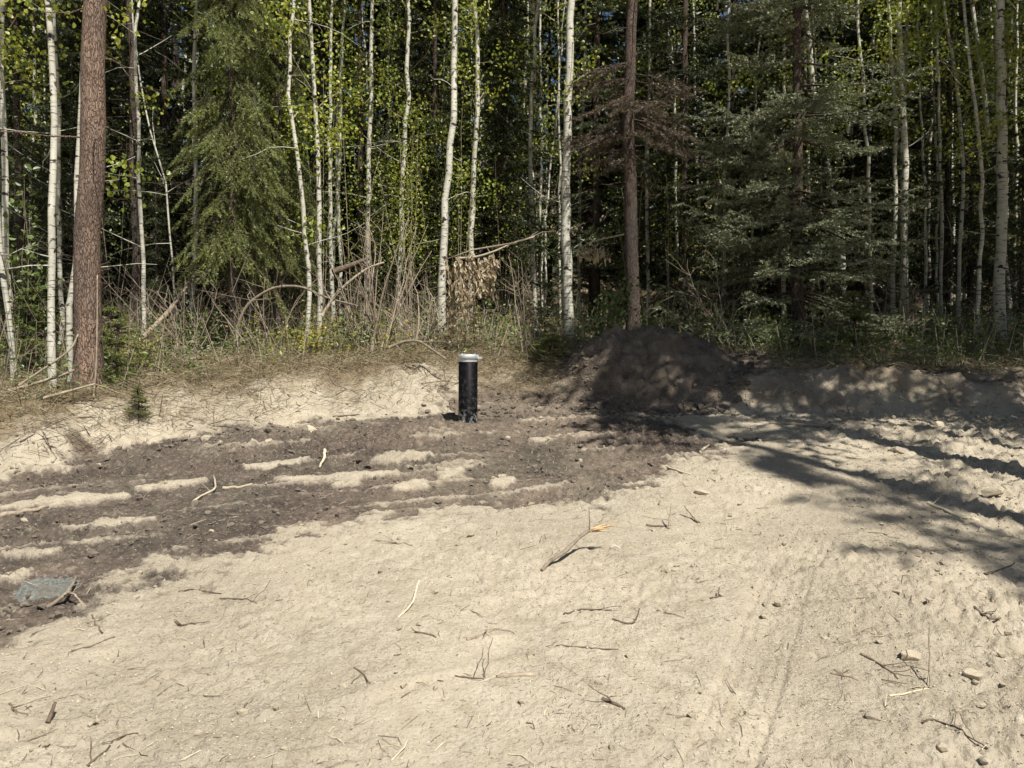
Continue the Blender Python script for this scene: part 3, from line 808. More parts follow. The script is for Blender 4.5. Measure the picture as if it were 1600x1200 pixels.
# trees that stand right of and behind the camera's view and throw the shade across the mound
coni_variant('high_fir', 'conifer', 'darkbark', .13, height=12.0, z0=5.2, Rm=1.9, nb=125, nbl=14, nn=13, nl=.12, nw=.045, droop=.3, tip=.2, sag=.3, seed=27, blen=.36, shape=.6)
coni_variant('bare_pole_fir', 'conifer', 'darkbark', .17, height=11.6, z0=8.6, Rm=.9, nb=24, nbl=10, nn=8, nl=.12, nw=.045, droop=.3, tip=.2, sag=.3, seed=28, blen=.36)
coni_variant('thin_fir', 'conifer', 'darkbark', .07, height=12.0, z0=6.0, Rm=1.6, nb=40, nbl=9, nn=7, nl=.12, nw=.045, droop=.3, tip=.2, sag=.3, seed=29, blen=.36)
for i, (x, y, s, rt, key) in enumerate([(4.65, 1.7, 1.0, .2, 'bare_pole_fir'), (4.05, 4.5, 1.0, .9, 'high_fir'), (6.4, 4.6, .95, 1.4, 'shade_fir'), (7.9, 6.2, .95, 2.6, 'shade_fir'), (9.4, 4.4, 1.1, 4.0, 'shade_fir'),
                                        (10.4, 7.4, 1.15, 5.0, 'shade_fir'), (8.3, 8.6, 1.0, .7, 'shade_fir'), (5.6, 3.2, 1.05, 3.1, 'thin_fir'), (10.8, 10.6, .8, 2.2, 'shade_fir'), (5.7, -.5, 1.0, 1.2, 'thin_fir')]):
    place_conifer('shade_fir', key, x, y, s, rt, 'tall fir beyond the right edge, %s of the shading row' % ['nearest', 'second', 'third', 'fourth', 'fifth', 'sixth', 'seventh', 'eighth', 'ninth', 'last'][i], group='firs beyond the right edge that shade the clearing')

# thin aspens deeper in the wood, ranked between the trees that are easy to find
deep = np.sort(np.concatenate([rng.uniform(20, 1590, 34), rng.uniform(380, 860, 18), rng.uniform(1120, 1590, 16)]))
cnt = {}
for i, px in enumerate(deep):
    mk = [m for m in MARKS if m[0] < px][-1]; cnt[mk[1]] = cnt.get(mk[1], 0) + 1
    Y = rng.uniform(12.5, 19)
    ln = rng.normal(0, 18)
    aspen([(px, 470), (px + ln * .3 + rng.normal(0, 4), 330), (px + ln * .6 + rng.normal(0, 5), 170), (px + ln, 0)], Y, rng.uniform(3.5, 6.5),
          'thin deep-wood aspen, %s right of %s' % (ORD[cnt[mk[1]] - 1], mk[1]), crown=int(rng.integers(0, 4)) if rng.random() < .75 else None, seed=200 + i,
          group='thin aspens deep in the wood', twigs=5, sides=6, cs=rng.uniform(.9, 1.2))

# the wood farther back, one dark mass
def background_forest():
    b = MB(); g = np.random.default_rng(77)
    k = 0
    for row, (Y0, Y1, n) in enumerate([(16.5, 21, 26), (21, 28, 30), (28, 40, 34)]):
        for i in range(n):
            Y = g.uniform(Y0, Y1); hw = Y * .82
            x = -hw + 2 * hw * (i + g.uniform(.1, .9)) / n
            hgt = g.uniform(10, 17)
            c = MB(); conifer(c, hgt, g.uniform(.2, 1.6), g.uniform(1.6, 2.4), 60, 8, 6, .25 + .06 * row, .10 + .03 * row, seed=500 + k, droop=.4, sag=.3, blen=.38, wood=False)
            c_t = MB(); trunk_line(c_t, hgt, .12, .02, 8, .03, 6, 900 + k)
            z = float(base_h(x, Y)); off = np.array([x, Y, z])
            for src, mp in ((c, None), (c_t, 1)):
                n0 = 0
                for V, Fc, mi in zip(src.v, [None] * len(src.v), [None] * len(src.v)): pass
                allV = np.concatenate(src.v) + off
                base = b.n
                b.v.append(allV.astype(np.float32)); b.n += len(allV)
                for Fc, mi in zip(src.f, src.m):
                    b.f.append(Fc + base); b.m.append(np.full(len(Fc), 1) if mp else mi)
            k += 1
    o = link('background_forest', b.mesh('background_forest', [M['shadeneedle'], M['darkbark']], False))
    tag(o, 'dense dark conifer wood that closes off the back of the scene', 'forest', None, 'stuff')
background_forest()

# ------------------------------------------------------------------ the well pipe
def lathe(mb, prof, seg=40, mi=0):
    prof = np.asarray(prof, float); n = len(prof)
    th = np.arange(seg) * 2 * np.pi / seg
    V = np.stack([prof[:, 0:1] * np.cos(th), prof[:, 0:1] * np.sin(th), np.repeat(prof[:, 1:2], seg, 1)], -1).reshape(-1, 3)
    i = np.arange(n - 1)[:, None] * seg; j = np.arange(seg)[None]; k = (j + 1) % seg
    mb.add(V, np.stack([i + j, i + k, i + seg + k, i + seg + j], -1).reshape(-1, 4), mi)
def well_pipe():
    x, y = gp0(731, 661)
    z = Hs(x, y) - .02
    k = y / F                                   # metres per photo pixel at the pipe
    h = 103 * k; r = 14.9 * k
    e = empty('well_pipe', (x, y, z)); e.rotation_euler = (0, R(.4), .3)
    b = MB(); lathe(b, [(r, -.3), (r, h - .002), (r - .004, h), (r - .02, h)], 48)
    link('casing', b.mesh('casing', M['pipe']), e)
    c = MB(); R1 = 16.7 * k
    lathe(c, [(r + .003, h - .022), (r + .004, h - .002), (R1 - .006, h + .002), (R1, h + .006), (R1, h + .038), (R1 - .004, h + .043), (R1 - .03, h + .045),
              (R1 - .045, h + .047), (R1 * .35, h + .048), (0.0005, h + .048)], 48)
    cap = link('cap', c.mesh('cap', M['metal']), e)
    for q in range(4):
        a = q * math.pi / 2 + .55
        d = MB(); lathe(d, [(.0005, h + .052), (.011, h + .051), (.011, h + .034), (.0095, h + .030)], 6); lathe(d, [(.006, h + .010), (.006, h - .014), (.0005, h - .015)], 8)
        o = link('bolt', d.mesh('bolt', M['metal'], False), cap); o.location = ((R1 - .016) * math.cos(a), (R1 - .016) * math.sin(a), 0)
    d = MB(); a = np.linspace(-.42, .42, 9)
    out = np.stack([(R1 + .034) * np.cos(a * .7), (R1 + .034) * np.sin(a * .7)], 1); inn = np.stack([(R1 - .008) * np.cos(a), (R1 - .008) * np.sin(a)], 1)
    ring = np.concatenate([out, inn[::-1]]); n = len(ring)
    V = np.concatenate([np.c_[ring, np.full(n, h + .0065)], np.c_[ring, np.full(n, h + .026)]])
    d.add(V, np.array([[i, (i + 1) % n, n + (i + 1) % n, n + i] for i in range(n)])); d.f.append(np.arange(n)[None]); d.m.append(np.array([0])); d.f.append((n + np.arange(n))[None]); d.m.append(np.array([0]))
    o = link('cable_lug', d.mesh('cable_lug', M['metal'], False), cap); o.rotation_euler = (0, 0, -.35)
    tag(e, 'black steel well pipe with a pale metal cap standing in the mud', 'pipe')
well_pipe()

# ------------------------------------------------------------------ stones
def ico(sub):
    import bmesh
    bm = bmesh.new(); bmesh.ops.create_icosphere(bm, subdivisions=sub, radius=1)
    V = np.array([v.co[:] for v in bm.verts]); Fc = np.array([[v.index for v in f.verts] for f in bm.faces]); bm.free()
    return V, Fc
ICO1, ICO2, ICO3 = ico(1), ico(2), ico(3)
def stone_mesh(seed, mat, flat=.6):
    g = np.random.default_rng(seed); V, Fc = ICO3
    V = V.copy()
    for _ in range(16):                                 # chip planes off the ball
        n = unit(g.normal(size=3)); d = g.uniform(.42, .86)
        s = V @ n; V = V - np.clip(s - d, 0, None)[:, None] * n * .97
    V = V + unit(V) * (.07 * pn(V[:, 0] * 2.6 + seed, V[:, 1] * 2.6 + V[:, 2] * 2) + .07 * pn(V[:, 0] * 6 + seed, V[:, 1] * 6 + V[:, 2] * 5))[:, None]
    V = V * np.array([1.15, g.uniform(.7, 1.0), flat * 1.2])
    b = MB(); b.add(V, Fc); return b.mesh('stone', M[mat], False)
STONES = [
 (829, 788, 15, 'stone', .75, 'small round stone at the mud edge, left of the broken branch'),
 (962, 857, 18, 'whitestone', .8, 'pale stone beside the orange splintered end of the broken branch'),
 (1096, 771, 26, 'stone', .5, 'flat pale stone alone on the open soil below the shadow band'),
 (1366, 1122, 26, 'greystone', .8, 'upright wedge of stone with a dark left face at the bottom right'),
 (1424, 1026, 44, 'stone', .45, 'largest flat stone at the right, beside the upright twig'),
 (1521, 1056, 42, 'stone', .4, 'flat half-buried stone right of the upright twig'),
 (1330, 1004, 36, 'stone', .35, 'low smooth stone left of and above the largest flat stone'),
 (1266, 1026, 26, 'stone', .6, 'lumpy stone right of the tyre print'),
 (1592, 1126, 20, 'whitestone', .8, 'pale stone at the right edge near the bottom corner'),
 (1466, 665, 17, 'stone', .95, 'round stone at the foot of the shaded bank'),
 (1362, 676, 24, 'greystone', .6, 'left stone of the pair in the shade below the bank'),
 (1384, 680, 18, 'greystone', .7, 'right stone of the pair in the shade below the bank'),
 (1406, 706, 34, 'greystone', .5, 'long dim boulder lying in the shade on the right'),
 (1312, 682, 16, 'stone', .7, 'small pale stone below the bank, left of the pair'),
 (1551, 770, 28, 'stone', .6, 'stone on the lumpy ground near the right edge'),
 (1430, 866, 26, 'greystone', .55, 'brown stone just below the shadow band at the right'),
 (486, 672, 26, 'stone', .55, 'long stone at the foot of the left bank, left of the pipe'),
 (38, 813, 13, 'whitestone', .7, 'pale pebble in the mud under the flat wood at the left'),
 (331, 831, 11, 'stone', .8, 'pebble on the lower edge of the mud left of centre'),
 (690, 735, 22, 'stone', .55, 'tan lump in the mud below and left of the pipe'),
 (786, 744, 20, 'stone', .55, 'tan lump in the mud below and right of the pipe'),
 (885, 783, 18, 'stone', .6, 'stone at the lower mud edge, right of the round one'),
 (1157, 688, 10, 'whitestone', .8, 'small pale stone on the shadow edge below the mound'),
 (793, 684, 10, 'whitestone', .8, 'small pale stone just right of the pipe foot'),
 (1036, 653, 8, 'whitestone', .8, 'tiny pale pebble in the shade at the foot of the mound'),
 (1490, 740, 22, 'greystone', .6, 'dim stone among the lumps right of the long boulder'),
 (420, 690, 12, 'stone', .7, 'small tan stone in the mud below the left bank'),
 (1085, 1155, 24, 'stone', .4, 'low flat stone sunk in the soil at the bottom, left of the tyre print'),
 (905, 720, 14, 'stone', .6, 'small tan stone in the dark mud right of the pipe'),
]
for i, (px, py, wp, mt, fl, lab) in enumerate(STONES):
    x, y = gp(px, py); d = math.hypot(x, y); r = wp / 2 / F * d
    o = link('stone', stone_mesh(700 + i, mt, fl), None, (x, y, Hs(x, y) - r * fl * .12))
    o.scale = (r, r, r); o.rotation_euler = (random.uniform(-.2, .2), random.uniform(-.2, .2), random.uniform(-.5, .5))
    tag(o, lab, 'stone', 'stones lying on the cleared ground')

# ------------------------------------------------------------------ sticks
def stick(name, pts, wpx, mat, label, cat='stick', lift=None, stubs=0, seed=0, taper=.6, group='sticks lying on the cleared ground', sides=7):
    """pts are photo pixels; the stick lies on the ground there, lifted by `lift` metres at each point"""
    g = np.random.default_rng(seed + 3000)
    lift = lift or [0] * len(pts)
    P = []
    for (px, py), lf in zip(pts, lift):
        x, y = gp(px, py) if lf == 0 else (lambda q: (q[0], q[1]))(gp(px, py + lf * F / 6))
        P.append([x, y, Hs(x, y) + lf])
    P = np.array(P); d = np.hypot(*P[:, :2].mean(0)); r = wpx / 2 / F * d
    t = np.linspace(0, 1, len(P)); tt = np.linspace(0, 1, max(7, len(P) * 3))
    Q = np.stack([np.interp(tt, t, P[:, k]) for k in range(3)], 1)
    for _ in range(2): Q[1:-1] = (Q[:-2] + 2 * Q[1:-1] + Q[2:]) / 4
    ln = np.linalg.norm(P[-1] - P[0])
    Q += g.normal(0, .010 * ln ** .5 * (.5 if wpx < 6 else .15), Q.shape) * np.array([1, 1, .3])
    Q[:, 2] = np.maximum(Q[:, 2], H(Q[:, 0], Q[:, 1]) + r * .3)
    rr = r * (1 - (1 - taper) * tt) * (1 + g.normal(0, .07, len(tt)))
    c = Q[len(Q) // 2].copy(); b = MB(); b.tube(Q - c, rr, sides)
    for _ in range(stubs):
        k = g.integers(1, len(Q) - 1); p = Q[k] - c
        dr = unit(np.array([g.normal(), g.normal(), abs(g.normal()) * .6]))
        l = g.uniform(.04, .14); s5 = np.linspace(0, 1, 4)[:, None]
        b.tube(p + dr * l * s5 + g.normal(0, .006, (4, 3)) * s5, np.linspace(rr[k] * .5, .0012, 4), 5, 0, False)
    o = link(name, b.mesh(name, M[mat]), None, c)
    tag(o, label, cat, group)
    return o, Q, rr
STICKS = [
 ('stick', [(655, 914), (648, 938), (636, 955), (622, 965)], 3.4, 'palewood', 'pale curved stick with one raised end, left of centre', [.05, .03, .01, 0], 1),
 ('stick', [(507, 703), (508, 713), (503, 722), (499, 731)], 5, 'palewood', 'pale yellow stub of wood standing in the mud left of the pipe', [.06, .04, .02, 0], 0),
 ('log', [(4, 807), (40, 801), (76, 794)], 8, 'deadwood', 'short thick log lying in the mud at the left edge', None, 0),
 ('stick', [(586, 845), (615, 848), (645, 853)], 5, 'deadwood', 'short stick lying level above the pale curved stick', None, 1),
 ('log', [(777, 1058), (806, 1057), (837, 1056)], 10, 'deadwood', 'thick short piece of wood near the bottom centre', None, 0),
 ('twig', [(712, 1057), (735, 1060), (756, 1062)], 3, 'darkwood', 'twig touching the left end of the thick short wood', None, 1),
 ('twig', [(757, 1060), (762, 1042), (769, 1022)], 2, 'darkwood', 'thin twig poking up beside the thick short wood', [0, .06, .12], 0),
 ('stick', [(942, 1093), (958, 1100), (976, 1109)], 7, 'darkwood', 'dark chunk of stick at the bottom, right of the thick short wood', None, 1),
 ('twig', [(868, 1010), (905, 1011), (935, 1014), (967, 1015)], 2.6, 'darkwood', 'long thin dark twig lying level in the lower centre', None, 0),
 ('twig', [(278, 925), (310, 923), (346, 928)], 2.6, 'darkwood', 'thin dark twig right of the muddy corner', None, 1),
 ('twig', [(344, 936), (370, 936), (402, 943)], 2.6, 'darkwood', 'thin twig continuing right of the one by the muddy corner', None, 2),
 ('twig', [(135, 1199), (172, 1166), (192, 1152), (220, 1146)], 3.4, 'darkwood', 'bent twig running up from the bottom left edge', None, 2),
 ('stick', [(74, 1131), (80, 1122), (87, 1110)], 7, 'darkwood', 'short dark stub tilted in the soil at the bottom left', [0, .02, .05], 0),
 ('root', [(880, 961), (893, 957), (908, 953), (955, 954)], 3.2, 'darkwood', 'dark knobbly root below the broken branch', None, 1),
 ('root', [(958, 968), (985, 976), (994, 972), (999, 961)], 3.4, 'darkwood', 'dark root with an upturned end, lower right of the broken branch', [0, 0, .02, .06], 1),
 ('twig', [(1297, 1053), (1318, 1056), (1341, 1064)], 3, 'darkwood', 'straight dark twig left of the largest flat stone', None, 0),
 ('stick', [(1345, 1024), (1370, 1035), (1392, 1050), (1404, 1062)], 4, 'darkwood', 'dark stick slanting down below the largest flat stone', None, 2),
 ('twig', [(1452, 1077), (1451, 1045), (1451, 1010)], 2.6, 'deadwood', 'thin grey twig standing upright by the largest flat stone', [0, .09, .18], 0),
 ('twig', [(1388, 1088), (1420, 1084), (1450, 1078)], 3, 'palewood', 'pale twig ending at the foot of the upright twig', None, 0),
 ('twig', [(1441, 1130), (1470, 1127), (1505, 1147), (1546, 1170)], 3, 'darkwood', 'long bent twig in the bottom right corner', None, 2),
 ('twig', [(554, 1044), (566, 1052), (579, 1068)], 3, 'darkwood', 'short dark twig slanting down left of the thick short wood', None, 0),
 ('twig', [(110, 1018), (150, 1008), (178, 996)], 2.6, 'darkwood', 'thin twig on the soil below the muddy corner', None, 1),
 ('root', [(728, 1001), (752, 993), (776, 983), (803, 989)], 5, 'deadwood', 'grey rotten root above the thick short wood', None, 1),
 ('root', [(648, 988), (665, 990), (682, 997)], 4, 'darkwood', 'dark root fragment left of the grey rotten root', None, 1),
 ('twig', [(1045, 827), (1046, 812), (1049, 796)], 3, 'deadwood', 'forked grey twig standing up right of the broken branch', [0, .06, .12], 2),
 ('stick', [(1092, 818), (1082, 807), (1070, 794)], 4.5, 'deadwood', 'short leaning stick right of the forked twig', [0, .02, .06], 1),
 ('log', [(1204, 662), (1250, 666), (1297, 669)], 8, 'deadwood', 'grey log in the shade at the foot of the bank', None, 2),
 ('root', [(1450, 788), (1475, 795), (1492, 806), (1530, 815)], 5, 'palewood', 'pale root snaking along the edge of the shadow band at the right', None, 3),
 ('root', [(299, 787), (318, 774), (338, 766), (334, 746)], 4, 'palewood', 'pale crooked root sticking out of the mud at the left', [0, 0, .01, .05], 1),
 ('stick', [(348, 764), (372, 763), (394, 757)], 5, 'palewood', 'pale stick lying in the mud right of the crooked root', None, 0),
 ('stick', [(1094, 706), (1100, 701), (1108, 697)], 4.5, 'palewood', 'short pale stick on the shadow edge below the mound', None, 0),
 ('stick', [(1060, 651), (1066, 647), (1072, 643)], 4, 'palewood', 'pale stick in the shade at the foot of the mound', None, 0),
 ('stick', [(1040, 729), (1056, 735), (1080, 742)], 4, 'palewood', 'pale stick on the lower mud edge right of centre', None, 0),
 ('twig', [(1540, 900), (1560, 893), (1585, 880)], 3, 'darkwood', 'dark twig near the right edge below the shadow band', None, 1),
 ('root', [(1522, 950), (1545, 968), (1562, 969)], 4, 'darkwood', 'dark root near the right edge, above the flat half-buried stone', None, 2),
 ('twig', [(15, 1100), (22, 1112), (45, 1118)], 3, 'darkwood', 'small dark twig at the left edge above the tilted stub', None, 2),
 ('twig', [(275, 972), (283, 980), (306, 976)], 3.4, 'darkwood', 'little cluster-like twig below the thin twigs at the left', None, 2),
 ('twig', [(1110, 936), (1122, 934), (1124, 922)], 3, 'darkwood', 'tiny hooked twig left of the tyre print', [0, 0, .03], 0),
 ('stick', [(1010, 822), (1030, 823), (1048, 822)], 4, 'darkwood', 'small dark stick lying at the foot of the forked twig', None, 0),
 ('twig', [(160, 990), (150, 975), (143, 962)], 2.6, 'darkwood', 'tiny slanting twig just below the muddy corner', None, 0),
 ('stick', [(520, 652), (545, 650), (561, 648)], 3.2, 'darkwood', 'dark stick on the face of the left bank, left of the pipe', None, 0),
]
for i, (nm, pts, wp, mt, lab, lf, st) in enumerate(STICKS):
    stick(nm, pts, wp, mt, lab, 'root' if nm == 'root' else ('log' if nm == 'log' else 'stick'), lf, st, i)
# the broken branch with its orange splintered end
def broken_branch():
    px = [(846, 893), (858, 880), (882, 869), (900, 853), (916, 842), (928, 839)]
    lf = [0, .03, .05, .08, .11, .12]
    o, Q, rr = stick('bark', px, 6.2, 'deadwood', None, None, lf, 2, 900, .9, None, 9)
    e = empty('broken_branch', o.location.copy())
    for k in ('label', 'category', 'group'):
        if k in o: del o[k]
    c = np.array(o.location); o.parent = e; o.location = (0, 0, 0)
    tip = Q[-1] - c; d = unit(Q[-1] - Q[-4]); b = MB(); g = np.random.default_rng(4)
    for q in range(9):
        dd = unit(d + np.array([.35, 0, .02]) + g.normal(0, .22, 3)); l = g.uniform(.05, .15)
        p0 = tip - d * .02 + g.normal(0, .005, 3); t = np.linspace(0, 1, 4)[:, None]
        b.tube(p0 + dd * l * t, np.array([.006, .005, .003, .0008]), 5, 0, False)
    link('splintered_end', b.mesh('splintered_end', M['raw'], False), e)
    tag(e, 'broken branch propped on the soil with an orange splintered end', 'branch')
broken_branch()
# forked grey branch by the blue-grey cuttings
def forked_branch():
    o, Q, rr = stick('stem', [(72, 950), (90, 942), (104, 934), (114, 920), (120, 905)], 6, 'deadwood', None, None, [.0, .02, .05, .05, .03], 2, 901, .6, None)
    e = empty('forked_branch', o.location.copy())
    for k in ('label', 'category', 'group'):
        if k in o: del o[k]
    o.parent = e; o.location = (0, 0, 0)
    o2, Q2, r2 = stick('fork', [(105, 932), (117, 935), (128, 947)], 3.6, 'deadwood', None, None, [.05, .05, 0], 1, 902, .6, None)
    for k in ('label', 'category', 'group'):
        if k in o2: del o2[k]
    o2.location = o2.location - e.location; o2.parent = e
    tag(e, 'forked grey branch beside the blue-grey patch in the mud', 'branch')
forked_branch()
# blue-grey drill cuttings spread on the mud
def cuttings():
    A, B = gp0(35, 928), gp0(112, 893)
    c = (A + B) / 2; e = (B - A) / 2; L = np.hypot(*e) * 1.12; u = e / np.hypot(*e); v = np.array([-u[1], u[0]]); Wd = .15
    nr, na = 22, 64
    b = MB(); rr = np.linspace(0, 1, nr); th = np.arange(na) * 2 * np.pi / na
    RR, TT = np.meshgrid(rr, th, indexing='ij')
    edge = 1 + .14 * fbm(np.cos(TT) * 1.5, np.sin(TT) * 1.5, 3, 19)
    a_ = RR * edge * np.cos(TT) * L; b_ = RR * edge * np.sin(TT) * Wd
    X = c[0] + u[0] * a_ + v[0] * b_; Y = c[1] + u[1] * a_ + v[1] * b_
    Z = H(X, Y) + .003 + .006 * (1 - RR ** 2.5) - .008 * RR ** 8 + .006 * np.abs(fbm(X * 30, Y * 30, 3, 3)) * (1 - RR ** 4)
    z0 = Hs(*c)
    V = np.stack([X - c[0], Y - c[1], Z - z0], -1).reshape(-1, 3)
    i = np.arange(nr - 1)[:, None] * na; j = np.arange(na)[None]; k = (j + 1) % na
    b.add(V, np.stack([i + j, i + na + j, i + na + k, i + k], -1).reshape(-1, 4))
    o = link('drill_cuttings', b.mesh('drill_cuttings', M['clay']), None, (c[0], c[1], z0))
    tag(o, 'flat patch of blue-grey drill cuttings in the mud at the left', 'clay patch')
cuttings()

# ------------------------------------------------------------------ litter: clods, twigs, dry grass
def scatter_px(n, x0, x1, y0, y1, g): return g.uniform(x0, x1, n), g.uniform(y0, y1, n)
def clods():
    g = np.random.default_rng(88)
    n = 15000
    y = 1.7 + 8.0 * g.random(n) ** 1.5; x = g.uniform(-.85, .85, n) * (y + .6)
    keep = (y < toe(x) + .8)
    dens = .28 + 1.1 * sst(.2, 1.6, x) + 1.6 * masks(x, y)[0]
    keep &= (g.random(n) < dens * (.10 + 2.4 * np.clip(fbm(x * 1.3, y * 1.3, 4, 7) + .18, 0, 1)))
    x, y = x[keep], y[keep]; n = len(x)
    r = .002 + .014 * g.random(n) ** 9 + .0009 * y * g.random(n)
    # crumbs that rolled to the foot of the heap and the banks
    m = 1500; xa = g.uniform(-6, 7, m); ya = toe(xa) + g.normal(-.05, .16, m); ra = .004 + .028 * g.random(m) ** 4
    ta = g.random(700) * 6.28; da = g.normal(1.0, .12, 700)
    x = np.concatenate([x, xa, 1.62 + 1.0 * da * np.cos(ta)]); y = np.concatenate([y, ya, 8.5 + .95 * da * np.sin(ta)])
    r = np.concatenate([r, ra, .005 + .03 * g.random(700) ** 3]); n = len(x)
    mud = np.maximum(masks(x, y)[0], sst(1.3, 1.1, np.hypot((x - 1.62) / 1.1, (y - 8.45) / 1.0)))
    r = r + mud * .018 * g.random(n) ** 4
    z = H(x, y) + r * .3
    V0, F0 = ICO1
    b = MB()
    for mi, sel in ((0, mud < .5), (1, mud >= .5)):
        k = np.where(sel)[0]; m = len(k)
        V = V0[None] * (1 + .28 * g.normal(size=(m, len(V0), 1))) * (r[k, None, None] * g.uniform(.7, 1.3, (m, 1, 3))) * np.array([1, 1, .75])
        V = V + np.stack([x[k], y[k], z[k]], 1)[:, None]
        Fc = F0[None] + (np.arange(m) * len(V0))[:, None, None]
        b.add(V.reshape(-1, 3), Fc.reshape(-1, 3), mi)
    o = link('gravel', b.mesh('gravel', [M['stone'], M['clod']], False))
    tag(o, 'small clods and grit strewn over the cleared ground', 'gravel', None, 'stuff')
clods()
def crumbs():
    g = np.random.default_rng(188); n = 60000
    y = 1.65 + 5.2 * g.random(n) ** 1.5; x = g.uniform(-.8, .8, n) * (y + .4)
    k = (y < toe(x)) & (fbm(x * 1.5, y * 1.5, 4, 140, gain=.6) + .25 * sst(.3, 2, x) > g.uniform(-.25, .75, n)); x, y = x[k], y[k]; n = len(x)
    r = (.0013 + .0011 * y * .35) * (.6 + 1.3 * g.random(n) ** 3)
    O = np.array([[1, 0, 0], [-1, 0, 0], [0, 1, 0], [0, -1, 0], [0, 0, 1.], [0, 0, -1]])
    Fo = np.array([[0, 2, 4], [2, 1, 4], [1, 3, 4], [3, 0, 4], [2, 0, 5], [1, 2, 5], [3, 1, 5], [0, 3, 5]])
    V = O[None] * (r[:, None, None] * g.uniform(.6, 1.5, (n, 6, 1))) + g.normal(0, 1, (n, 6, 3)) * (r * .2)[:, None, None] + np.stack([x, y, H(x, y) + r * .5], 1)[:, None]
    mud = masks(x, y)[0] > .5
    b = MB()
    for mi, s_ in ((0, ~mud), (1, mud)):
        m = s_.sum(); b.add(V[s_].reshape(-1, 3), (Fo[None] + (np.arange(m) * 6)[:, None, None]).reshape(-1, 3), mi)
    o = link('soil_crumbs', b.mesh('soil_crumbs', [M['crumb'], M['clod']], False))
    tag(o, 'fine crumbs of soil sprinkled over the cleared ground', 'soil', None, 'stuff')
crumbs()
def twig_litter():
    g = np.random.default_rng(89); b = MB()
    n = 6500
    y = 1.7 + 6.5 * g.random(n) ** 1.25; x = g.uniform(-.8, .8, n) * (y + .4)
    k = (y < toe(x) + .6) & (fbm(x * 1.1, y * 1.1, 3, 95) > g.uniform(-.5, .35, n)); x, y = x[k], y[k]; n = len(x)
    a = g.normal(.5, .9, n); l = .008 + .10 * g.random(n) ** 4
    dx, dy = np.cos(a) * l, np.sin(a) * l
    A = np.stack([x, y, H(x, y) + .002], 1); C = np.stack([x + dx, y + dy, H(x + dx, y + dy) + .003 + .03 * g.random(n) ** 5], 1)
    Mi = (A + C) / 2; Mi[:, :2] += g.normal(0, 1, (n, 2)) * (l * .10)[:, None]; Mi[:, 2] = np.maximum(Mi[:, 2], H(Mi[:, 0], Mi[:, 1]) + .003)
    r = .0008 + .0014 * g.random(n) ** 2
    mi = (g.random(n) < .3)
    for m, s in ((0, ~mi), (1, mi)):
        b.tubes3(A[s], Mi[s], r[s], r[s], m); b.tubes3(Mi[s], C[s], r[s], r[s] * .5, m)
    m = 22000
    y = 1.65 + 5.5 * g.random(m) ** 1.4; x = g.uniform(-.8, .8, m) * (y + .4)
    k = (y < toe(x) + .2) & (fbm(x * 1.6, y * 1.6, 4, 120) > g.uniform(-.15, .55, m)); x, y = x[k], y[k]; m = len(x)
    a = g.normal(.5, 1.0, m); l = .004 + .020 * g.random(m) ** 2
    A = np.stack([x, y, H(x, y) + .0005], 1); xb, yb = x + np.cos(a) * l, y + np.sin(a) * l
    C = np.stack([xb, yb, H(xb, yb) + .001 + .004 * g.random(m) ** 3], 1); rr = .0006 + .0009 * g.random(m) ** 2
    b.tubes3(A, C, rr, rr * .7, 0)
    o = link('twig_litter', b.mesh('twig_litter', [M['darkwood'], M['palewood']]))
    tag(o, 'fine dark rootlets and twigs strewn over the soil', 'twig litter', None, 'stuff')
twig_litter()
def dry_grass():
    g = np.random.default_rng(90); b = MB()
    n = 46000
    x = g.uniform(-7.5, 7.5, n); d = .12 + 3.0 * g.random(n) ** 1.1; y = toe(x) + d
    mound = np.hypot((x - 1.7) / 1.15, (y - 8.5) / .9) < 1
    p = np.where(x < .9, 1.0, .30) * sst(.0, .85, d + .5 * fbm(x * 1.4, y * 1.4, 3, 97))
    k = (g.random(n) < p) & ~mound; x, y = x[k], y[k]; n = len(x)
    l = g.uniform(.06, .26, n); a = g.uniform(0, 6.28, n)
    up = np.abs(g.normal(.12, .25, n))
    D = unit(np.stack([np.cos(a), np.sin(a), up], 1))
    P = np.stack([x, y, H(x, y) + .01 + .05 * g.random(n)], 1)
    b.tubes3(P, P + D * l[:, None] * .55 + np.array([0, 0, .01]), .0022, .0018, 0)
    P2 = P + D * l[:, None] * .55 + np.array([0, 0, .01]); D2 = unit(D + g.normal(0, .35, (n, 3)) - np.array([0, 0, .3]))
    b.needles(P2, D2, l * .6, .004, 0)
    o = link('dry_grass', b.mesh('dry_grass', [M['straw']]))
    tag(o, 'flattened straw-coloured grass and litter along the top of the bank', 'grass', None, 'stuff')
dry_grass()
def bank_litter():
    g = np.random.default_rng(96); b = MB(); n = 900
    x = g.uniform(-6, 1.0, n); y = toe(x) + g.uniform(.15, 1.7, n); l = .06 + .4 * g.random(n) ** 2.5
    a = g.uniform(0, 6.28, n); D = unit(np.stack([np.cos(a), np.sin(a), np.abs(g.normal(.05, .18, n))], 1))
    A = np.stack([x, y, H(x, y) + .01], 1); Bm = A + D * l[:, None] * .5; Bm[:, 2] = np.maximum(Bm[:, 2], H(Bm[:, 0], Bm[:, 1]) + .01)
    C = Bm + unit(D + g.normal(0, .35, (n, 3))) * l[:, None] * .5; C[:, 2] = np.maximum(C[:, 2], H(C[:, 0], C[:, 1]) + .006)
    r = .0018 + .005 * g.random(n) ** 3; mi = g.random(n) < .45
    for m, k in ((0, mi), (1, ~mi)): b.tubes3(A[k], Bm[k], r[k], r[k] * .8, m); b.tubes3(Bm[k], C[k], r[k] * .8, r[k] * .4, m)
    o = link('root_litter', b.mesh('root_litter', [M['darkwood'], M['deadwood']]))
    tag(o, 'broken roots and twigs scattered over the face of the left bank', 'root litter', None, 'stuff')
bank_litter()
